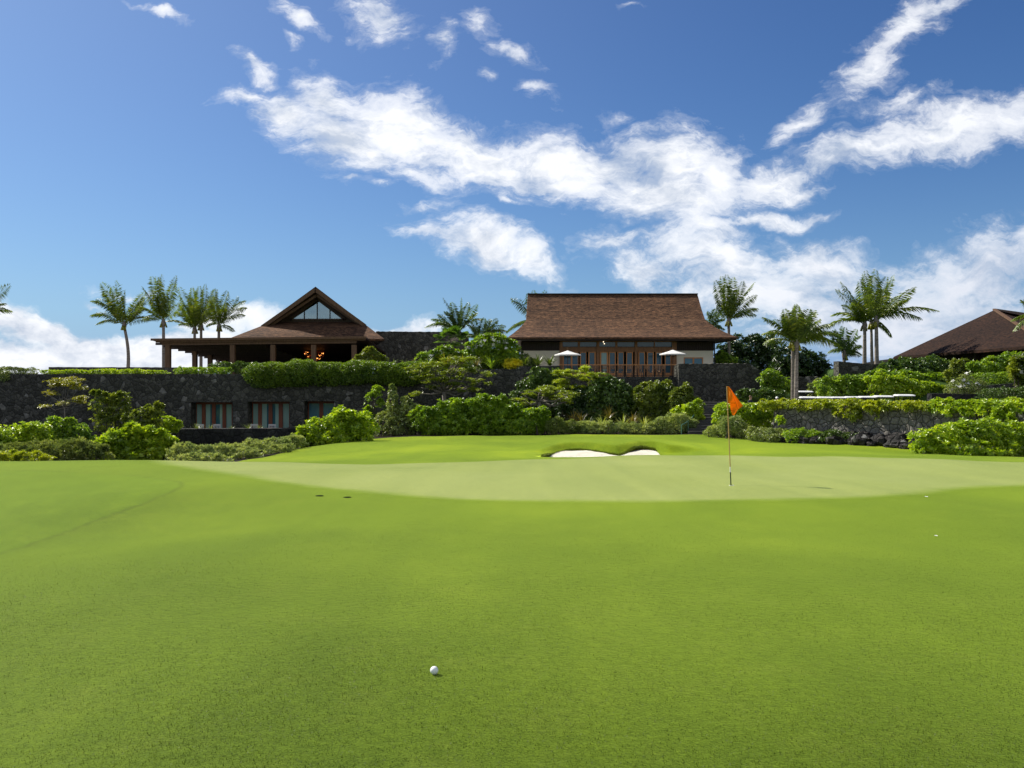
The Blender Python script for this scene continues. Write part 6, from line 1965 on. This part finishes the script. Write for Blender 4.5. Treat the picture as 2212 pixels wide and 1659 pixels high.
def person(px, Y, label, h, turn, arms, shirt, cap):
    x = Xp(px, Y); g = -1.38
    root = empty('person', (x, Y, g), label, 'person', 'people behind the cart hedge')
    k = h / 1.76
    ca, sa = math.cos(turn), math.sin(turn)
    def w_(p): return (x + k * (p[0] * ca - p[1] * sa), Y + k * (p[0] * sa + p[1] * ca), g + k * p[2])
    N = {'pelvis': ((0, 0, .95), .13), 'waist': ((0, 0, 1.1), .12), 'chest': ((0, 0, 1.32), .135), 'neckbase': ((0, -.01, 1.47), .07), 'neck': ((0, -.02, 1.53), .052), 'jaw': ((0, -.035, 1.60), .068), 'head': ((0, -.02, 1.68), .088), 'top': ((0, 0, 1.735), .06), 'nose': ((0, -.125, 1.645), .012), 'chin': ((0, -.10, 1.585), .022)}
    E = [('pelvis', 'waist'), ('waist', 'chest'), ('chest', 'neckbase'), ('neckbase', 'neck'), ('neck', 'jaw'), ('jaw', 'head'), ('head', 'top'), ('head', 'nose'), ('jaw', 'chin')]
    for s, sd in ((-1, 'l'), (1, 'r')):
        N['sh' + sd] = ((s * .19, 0, 1.42), .062)
        el = (s * .25, -.06, 1.14) if arms else (s * .25, .02, 1.13)
        wr = (s * .10, -.30, 1.17) if arms else (s * .24, -.08, .90)
        N['el' + sd] = (el, .043); N['wr' + sd] = (wr, .027)
        dv = np.array(wr) - np.array(el); dv = dv / np.linalg.norm(dv)
        pm = np.array(wr) + dv * .07
        N['pm' + sd] = (tuple(pm), (.036, .018))
        E += [('chest', 'sh' + sd), ('sh' + sd, 'el' + sd), ('el' + sd, 'wr' + sd), ('wr' + sd, 'pm' + sd)]
        for q in range(4):
            f1 = pm + dv * .045 + np.array([(q - 1.5) * .02, 0, 0]); f2 = f1 + dv * (.035 - .005 * abs(q - 1.4)) + np.array([0, .0, -.018])
            N['fa%d' % q + sd] = (tuple(f1), .009); N['fb%d' % q + sd] = (tuple(f2), .008)
            E += [('pm' + sd, 'fa%d' % q + sd), ('fa%d' % q + sd, 'fb%d' % q + sd)]
        th = np.array(wr) + dv * .04 + np.array([-s * .035, 0, .01])
        N['ta' + sd] = (tuple(th), .010); N['tb' + sd] = (tuple(th + dv * .035), .009)
        E += [('wr' + sd, 'ta' + sd), ('ta' + sd, 'tb' + sd)]
        N['hip' + sd] = ((s * .09, 0, .90), .085); N['kn' + sd] = ((s * .10, -.01, .50), .058); N['an' + sd] = ((s * .10, .02, .08), .04); N['toe' + sd] = ((s * .12, -.14, .04), .035)
        E += [('pelvis', 'hip' + sd), ('hip' + sd, 'kn' + sd), ('kn' + sd, 'an' + sd), ('an' + sd, 'toe' + sd)]
    N = {n: (w_(p), (r * k if not isinstance(r, tuple) else (r[0] * k, r[1] * k))) for n, (p, r) in N.items()}
    skin_mesh('body', N, E, M['skin'], root)
    sub = lambda ks, gr: {n: (N[n][0], N[n][1] + gr) for n in ks}
    sh = ['chest', 'waist', 'pelvis', 'neckbase', 'shl', 'shr']
    SN = sub(sh, .02)
    for sd in 'lr':
        a, b = np.array(N['sh' + sd][0]), np.array(N['el' + sd][0])
        SN['sl' + sd] = (tuple(a + (b - a) * .75), .06 * k)
    skin_mesh('shirt', SN, [('chest', 'waist'), ('waist', 'pelvis'), ('chest', 'neckbase'), ('chest', 'shl'), ('chest', 'shr'), ('shl', 'sll'), ('shr', 'slr')], M[shirt], root)
    TN = sub(['pelvis', 'hipl', 'hipr', 'knl', 'knr'], .012)
    skin_mesh('shorts', TN, [('pelvis', 'hipl'), ('pelvis', 'hipr'), ('hipl', 'knl'), ('hipr', 'knr')], M['khaki'], root)
    hd = np.array(N['head'][0])
    def hair(m):
        m.lathe([(.098 * k * math.sin(t), .098 * k * math.cos(t)) for t in np.linspace(.02, 1.75, 8)][::-1], hd + np.array([0, .022, .01]) * k, 16)
    one('hair', hair, M['hair'], root, True)
    def eyes(m):
        for s in (-.033, .033):
            c = w_((s, -.098, 1.665)); m.lathe([(.001, -.008), (.009, 0), (.001, .008)], c, 6)
    one('eyes', eyes, M['rubber'], root, True)
    if cap:
        def cp_(m):
            m.lathe([(.106 * k * math.sin(t), .106 * k * math.cos(t) * .9) for t in np.linspace(.02, 1.5, 8)][::-1], hd + np.array([0, 0, .018]), 18)
            f = np.array(w_((0, -.09, 1.695)))
            d = np.array([sa * .09, -ca * .09, -.02]); s = np.array([ca, sa, 0]) * .07
            m.slab([f - s, f + s, f + s * .7 + d, f - s * .7 + d], .008)
        one('cap', cp_, M['white_paint'], root, True)
person(1620.5, 55.0, 'person in a dark navy shirt holding something, seen above the hedge', 1.76, .9, True, 'navy', False)
person(1678.5, 56.0, 'person in a white cap, only the head above the hedge', 1.65, -.5, False, 'pale_shirt', True)
SUN_POWER, SKY_POWER, EXPOSURE = 4.9, 0.083, 0.60
SKY_SAT, SKY_VAL = 1.18, 0.65
SKY_TINT = (0.60, 0.90, 1.12, 1)
HORIZON, GLOW = (2.1, 3.5, 6.3, 1), 0.16
CLOUD_LO, CLOUD_HI = (4.6, 5.2, 6.2), (8.6, 8.7, 8.9)
CLOUD_GREY = (4.8, 5.3, 6.4, 1)
CLOUD_FILL = (7.0, 7.0, 7.2, 1)
NF1, NF2, NF4 = 1.25, 1.05, 0.35
CLOUD_RAMP = [(0.02, (0, 0, 0)), (0.24, (0.14, 0.14, 0.14)), (0.50, (0.62, 0.62, 0.62)), (0.92, (1, 1, 1))]
DENOISE = True
# ------------------------------------------------------------------ light, sky, camera
SUN_AZ, SUN_EL = math.radians(-55.0), math.radians(43.0)    # azimuth from +Y towards +X
sdir = Vector((math.sin(SUN_AZ) * math.cos(SUN_EL), math.cos(SUN_AZ) * math.cos(SUN_EL), math.sin(SUN_EL)))
sl = bpy.data.lights.new('sun', 'SUN')
sl.energy = SUN_POWER
sl.angle = math.radians(0.53)
sl.color = (1.0, 0.945, 0.85)
so = bpy.data.objects.new('sun', sl)
COL.objects.link(so)
so.rotation_euler = sdir.to_track_quat('Z', 'Y').to_euler()
so.location = (-40, 20, 60)

w = bpy.data.worlds.new('World')
SC.world = w
w.use_nodes = True
nt = w.node_tree
nt.nodes.clear()
out = nt.nodes.new('ShaderNodeOutputWorld')
bg = nd(nt, 'ShaderNodeBackground')
bg.inputs['Strength'].default_value = SKY_POWER
nt.links.new(bg.outputs[0], out.inputs['Surface'])
sky = nd(nt, 'ShaderNodeTexSky', sky_type='NISHITA')
sky.sun_disc = False
sky.sun_elevation = SUN_EL
sky.sun_rotation = SUN_AZ
sky.altitude = 100
sky.air_density = 1.0
sky.dust_density = 0.6
sky.ozone_density = 2.0
hs = nd(nt, 'ShaderNodeHueSaturation')
hs.inputs['Hue'].default_value = 0.512
hs.inputs['Saturation'].default_value = SKY_SAT
hs.inputs['Value'].default_value = SKY_VAL
nt.links.new(sky.outputs[0], hs.inputs['Color'])
skycol = mixc(nt, 1.0, hs.outputs[0], SKY_TINT, 'MULTIPLY')

tc = nd(nt, 'ShaderNodeTexCoord')
sep = nd(nt, 'ShaderNodeSeparateXYZ')
nt.links.new(tc.outputs['Generated'], sep.inputs[0])
# paler air towards the horizon and towards the sun
hz = math_n(nt, 'POWER', 2.71828, math_n(nt, 'DIVIDE', math_n(nt, 'MAXIMUM', sep.outputs[2], 0.0), -0.10))
skycol = mixc(nt, math_n(nt, 'MULTIPLY', hz, 0.9), skycol, HORIZON)
dt = nd(nt, 'ShaderNodeVectorMath', operation='DOT_PRODUCT')
nt.links.new(tc.outputs['Generated'], dt.inputs[0])
dt.inputs[1].default_value = tuple(sdir)
gl = math_n(nt, 'POWER', math_n(nt, 'MAXIMUM', dt.outputs['Value'], 0.0), 3.0)
skycol = mixc(nt, math_n(nt, 'MULTIPLY', gl, GLOW), skycol, (7.0, 7.8, 9.0, 1))
yy = math_n(nt, 'MAXIMUM', sep.outputs[1], 0.08)
u = math_n(nt, 'DIVIDE', sep.outputs[0], yy)
v = math_n(nt, 'DIVIDE', sep.outputs[2], yy)
cmb = nd(nt, 'ShaderNodeCombineXYZ')
nt.links.new(u, cmb.inputs[0]); nt.links.new(v, cmb.inputs[1])
uv = cmb.outputs[0]


def vadd(a, b, s=1.0):
    n = nd(nt, 'ShaderNodeVectorMath', operation='MULTIPLY_ADD')
    nt.links.new(b, n.inputs[0])
    n.inputs[1].default_value = (s, s, 0)
    nt.links.new(a, n.inputs[2])
    return n.outputs[0]


def ncol(vec, scale, detail, rough):
    n = nd(nt, 'ShaderNodeTexNoise', i_Scale=scale, i_Detail=detail, i_Roughness=rough)
    nt.links.new(vec, n.inputs['Vector'])
    s = nd(nt, 'ShaderNodeVectorMath', operation='SUBTRACT')
    nt.links.new(n.outputs['Color'], s.inputs[0])
    s.inputs[1].default_value = (0.5, 0.5, 0.5)
    return s.outputs[0]


uvw = vadd(uv, ncol(uv, 6.0, 3.0, 0.55), 0.10)
uvw = vadd(uvw, ncol(uv, 22.0, 4.0, 0.6), 0.035)

# cloud bodies: centre, half axes (thousandths of a radian from the horizon row), tilt, weight
CLOUDS = [
    (535, 150, 60, 24, 30, .8), (530, 208, 55, 20, 5, .75), (620, 250, 95, 50, 30, 1), (700, 215, 85, 62, 35, 1), (730, 310, 130, 70, 25, 1.1), (850, 285, 170, 75, 25, 1.15), (880, 380, 80, 22, 15, .6),
    (1040, 345, 190, 60, 14, 1.15), (1230, 355, 190, 58, 3, 1.15), (1240, 400, 170, 34, 8, .9), (1440, 350, 150, 75, 5, 1.1), (1420, 430, 150, 65, 20, 1.1), (1540, 390, 95, 60, 60, .9),
    (1690, 385, 130, 42, -14, .9), (1860, 330, 190, 46, -14, .95), (2060, 290, 170, 50, -12, .95), (2190, 270, 110, 55, -10, .95), (1742, 255, 58, 28, -35, .85), (1730, 408, 110, 20, -6, .8),
    (1670, 478, 130, 18, -4, .85), (1500, 495, 110, 45, 25, .8), (1400, 585, 100, 45, 20, .95), (1320, 528, 75, 28, -5, .75), (1560, 570, 140, 50, 12, .95), (1760, 570, 120, 48, 8, .95), (1480, 550, 120, 60, 30, .7), (1640, 640, 230, 60, 4, .95), (1880, 675, 280, 85, 0, 1.05), (2120, 600, 210, 80, -24, 1.0), (2250, 520, 120, 45, -25, .7), (2150, 700, 230, 70, 0, 1.0),
    (960, 522, 115, 17, 6, .8), (1045, 530, 120, 44, 10, 1.1), (1150, 565, 75, 28, 22, .9),
    (1955, 75, 125, 42, -38, .72), (1880, 150, 85, 48, -45, .68), (2050, 15, 70, 24, -40, .75), (1940, 235, 80, 22, -10, .45), (2010, 215, 40, 20, 0, .45),
    (665, 35, 60, 22, 28, .7), (835, 30, 75, 45, 35, .72), (955, 105, 25, 50, 25, .55), (1025, 75, 28, 40, -35, .5), (1095, 130, 75, 17, 15, .68), (1042, 182, 18, 14, 0, .6), (345, 6, 60, 9, 18, .7), (1345, 3, 50, 10, 5, .5), (632, 88, 20, 12, 0, .45), (1320, 245, 40, 12, 10, .38), (1150, 190, 40, 14, 30, .36),
    (735, 410, 45, 12, 12, .5), (800, 420, 40, 13, -10, .42), (920, 455, 60, 11, 0, .4), (1100, 440, 40, 9, 5, .4),
    (120, 722, 260, 34, 8, 1.7), (60, 795, 300, 50, 0, 1.6), (330, 776, 320, 44, 4, 1.8), (330, 738, 270, 30, 5, 1.7), (490, 705, 100, 24, 3, 1.1), (560, 690, 75, 30, 0, 1.1), (890, 712, 120, 14, 0, .8), (255, 612, 80, 9, 8, .5), (195, 632, 30, 6, 12, .5), (700, 790, 400, 30, 0, .7),
]
mask = None
for (cx, cy, a, b, ang, wgt) in CLOUDS:
    mp = nd(nt, 'ShaderNodeMapping', vector_type='TEXTURE')
    mp.inputs['Location'].default_value = ((cx - 1106) / F, (HZ - cy) / F, 0)
    mp.inputs['Rotation'].default_value = (0, 0, math.radians(-ang))
    mp.inputs['Scale'].default_value = (a / F * 1.34, b / F * 1.42, 1)
    nt.links.new(uvw, mp.inputs['Vector'])
    ln = nd(nt, 'ShaderNodeVectorMath', operation='LENGTH')
    nt.links.new(mp.outputs[0], ln.inputs[0])
    val = math_n(nt, 'MULTIPLY_ADD', ln.outputs['Value'], -wgt, wgt)
    if mask is None: mask = val
    else:
        mask = math_n(nt, 'SMOOTH_MAX', mask, val, 0.12)
f1 = noise(nt, mapped(nt, uv, (1, 1.6, 1), (0, 0, 0.2)), 8.0, 10.0, 0.60, 0.4)
f2 = noise(nt, mapped(nt, uvw, (1, 2.6, 1), (0, 0, 0.25)), 26.0, 8.0, 0.68, 0.25)
f4 = noise(nt, mapped(nt, uv, (1, 1.5, 1), (0, 0, -0.3)), 75.0, 6.0, 0.65, 0.2)
er = math_n(nt, 'ADD', math_n(nt, 'MULTIPLY', math_n(nt, 'SUBTRACT', f1, 0.5), NF1), math_n(nt, 'MULTIPLY', math_n(nt, 'SUBTRACT', f2, 0.5), NF2))
er = math_n(nt, 'ADD', er, math_n(nt, 'MULTIPLY', math_n(nt, 'SUBTRACT', f4, 0.5), NF4))
dens = math_n(nt, 'ADD', mask, er)
alpha = ramp(nt, dens, CLOUD_RAMP)
front = ramp(nt, sep.outputs[1], [(0.08, (0, 0, 0)), (0.3, (1, 1, 1))])
alpha = math_n(nt, 'MULTIPLY', alpha, front)
# lit tops and greyer bases: the same field looked up a little nearer the sun
f3 = noise(nt, mapped(nt, uv, (1, 1.5, 1), (0, 0, 0), (0.018, -0.018, 0)), 9.0, 5.0, 0.6, 0.3)
relief = math_n(nt, 'SUBTRACT', f1, f3)
sh = math_n(nt, 'ADD', math_n(nt, 'MULTIPLY_ADD', relief, 2.2, 0.62), math_n(nt, 'MULTIPLY', math_n(nt, 'SUBTRACT', f2, 0.5), 0.9))
cc = ramp(nt, sh, [(0.2, CLOUD_LO), (0.75, CLOUD_HI)])
thick = ramp(nt, dens, [(0.55, (0, 0, 0)), (1.15, (1, 1, 1))])
low = ramp(nt, math_n(nt, 'ADD', u, math_n(nt, 'MULTIPLY', v, -1.6)), [(0.0, (0, 0, 0)), (0.45, (1, 1, 1))])
grey = math_n(nt, 'ADD', math_n(nt, 'MULTIPLY', thick, 0.18), math_n(nt, 'MULTIPLY', low, 0.55), clamp=True)
cc = mixc(nt, grey, cc, CLOUD_GREY)
# unseen broken cloud added overhead and behind the viewer as fill light
fb_ = noise(nt, mapped(nt, tc.outputs['Generated'], (2.2, 2.2, 4.0)), 1.6, 6.0, 0.6, 0.3)
ab = ramp(nt, fb_, [(0.40, (0, 0, 0)), (0.56, (1, 1, 1))])
backm = math_n(nt, 'SUBTRACT', 1.0, ramp(nt, sep.outputs[1], [(-0.05, (0, 0, 0)), (0.30, (1, 1, 1))]))
upm = ramp(nt, sep.outputs[2], [(0.0, (0, 0, 0)), (0.06, (1, 1, 1)), (0.55, (1, 1, 1)), (0.85, (0.15, 0.15, 0.15))])
ab = math_n(nt, 'MULTIPLY', math_n(nt, 'MULTIPLY', ab, backm), upm)
cc = mixc(nt, backm, cc, CLOUD_FILL)
alpha = math_n(nt, 'MAXIMUM', alpha, ab)
col = mixc(nt, alpha, skycol, cc)
nt.links.new(col, bg.inputs['Color'])

cam = bpy.data.cameras.new('camera')
cam.sensor_width = 36
cam.lens = 36 * F / 2212
cam.shift_y = (HZ - 829.5) / 2212
cam.clip_start = 0.05
cam.clip_end = 6000
co = bpy.data.objects.new('camera', cam)
COL.objects.link(co)
co.location = (0, 0, EYE)
co.rotation_euler = (math.pi / 2, 0, 0)
SC.camera = co
vs_ = SC.view_settings
vs_.view_transform = 'Standard'
vs_.look = 'None'
vs_.exposure = EXPOSURE
vs_.gamma = 1.0
SC.render.engine = 'CYCLES'
cy = SC.cycles
cy.max_bounces = 6
cy.diffuse_bounces = 4
cy.glossy_bounces = 3
cy.transmission_bounces = 4
cy.transparent_max_bounces = 8
cy.sample_clamp_indirect = 6.0
cy.use_denoising = DENOISE
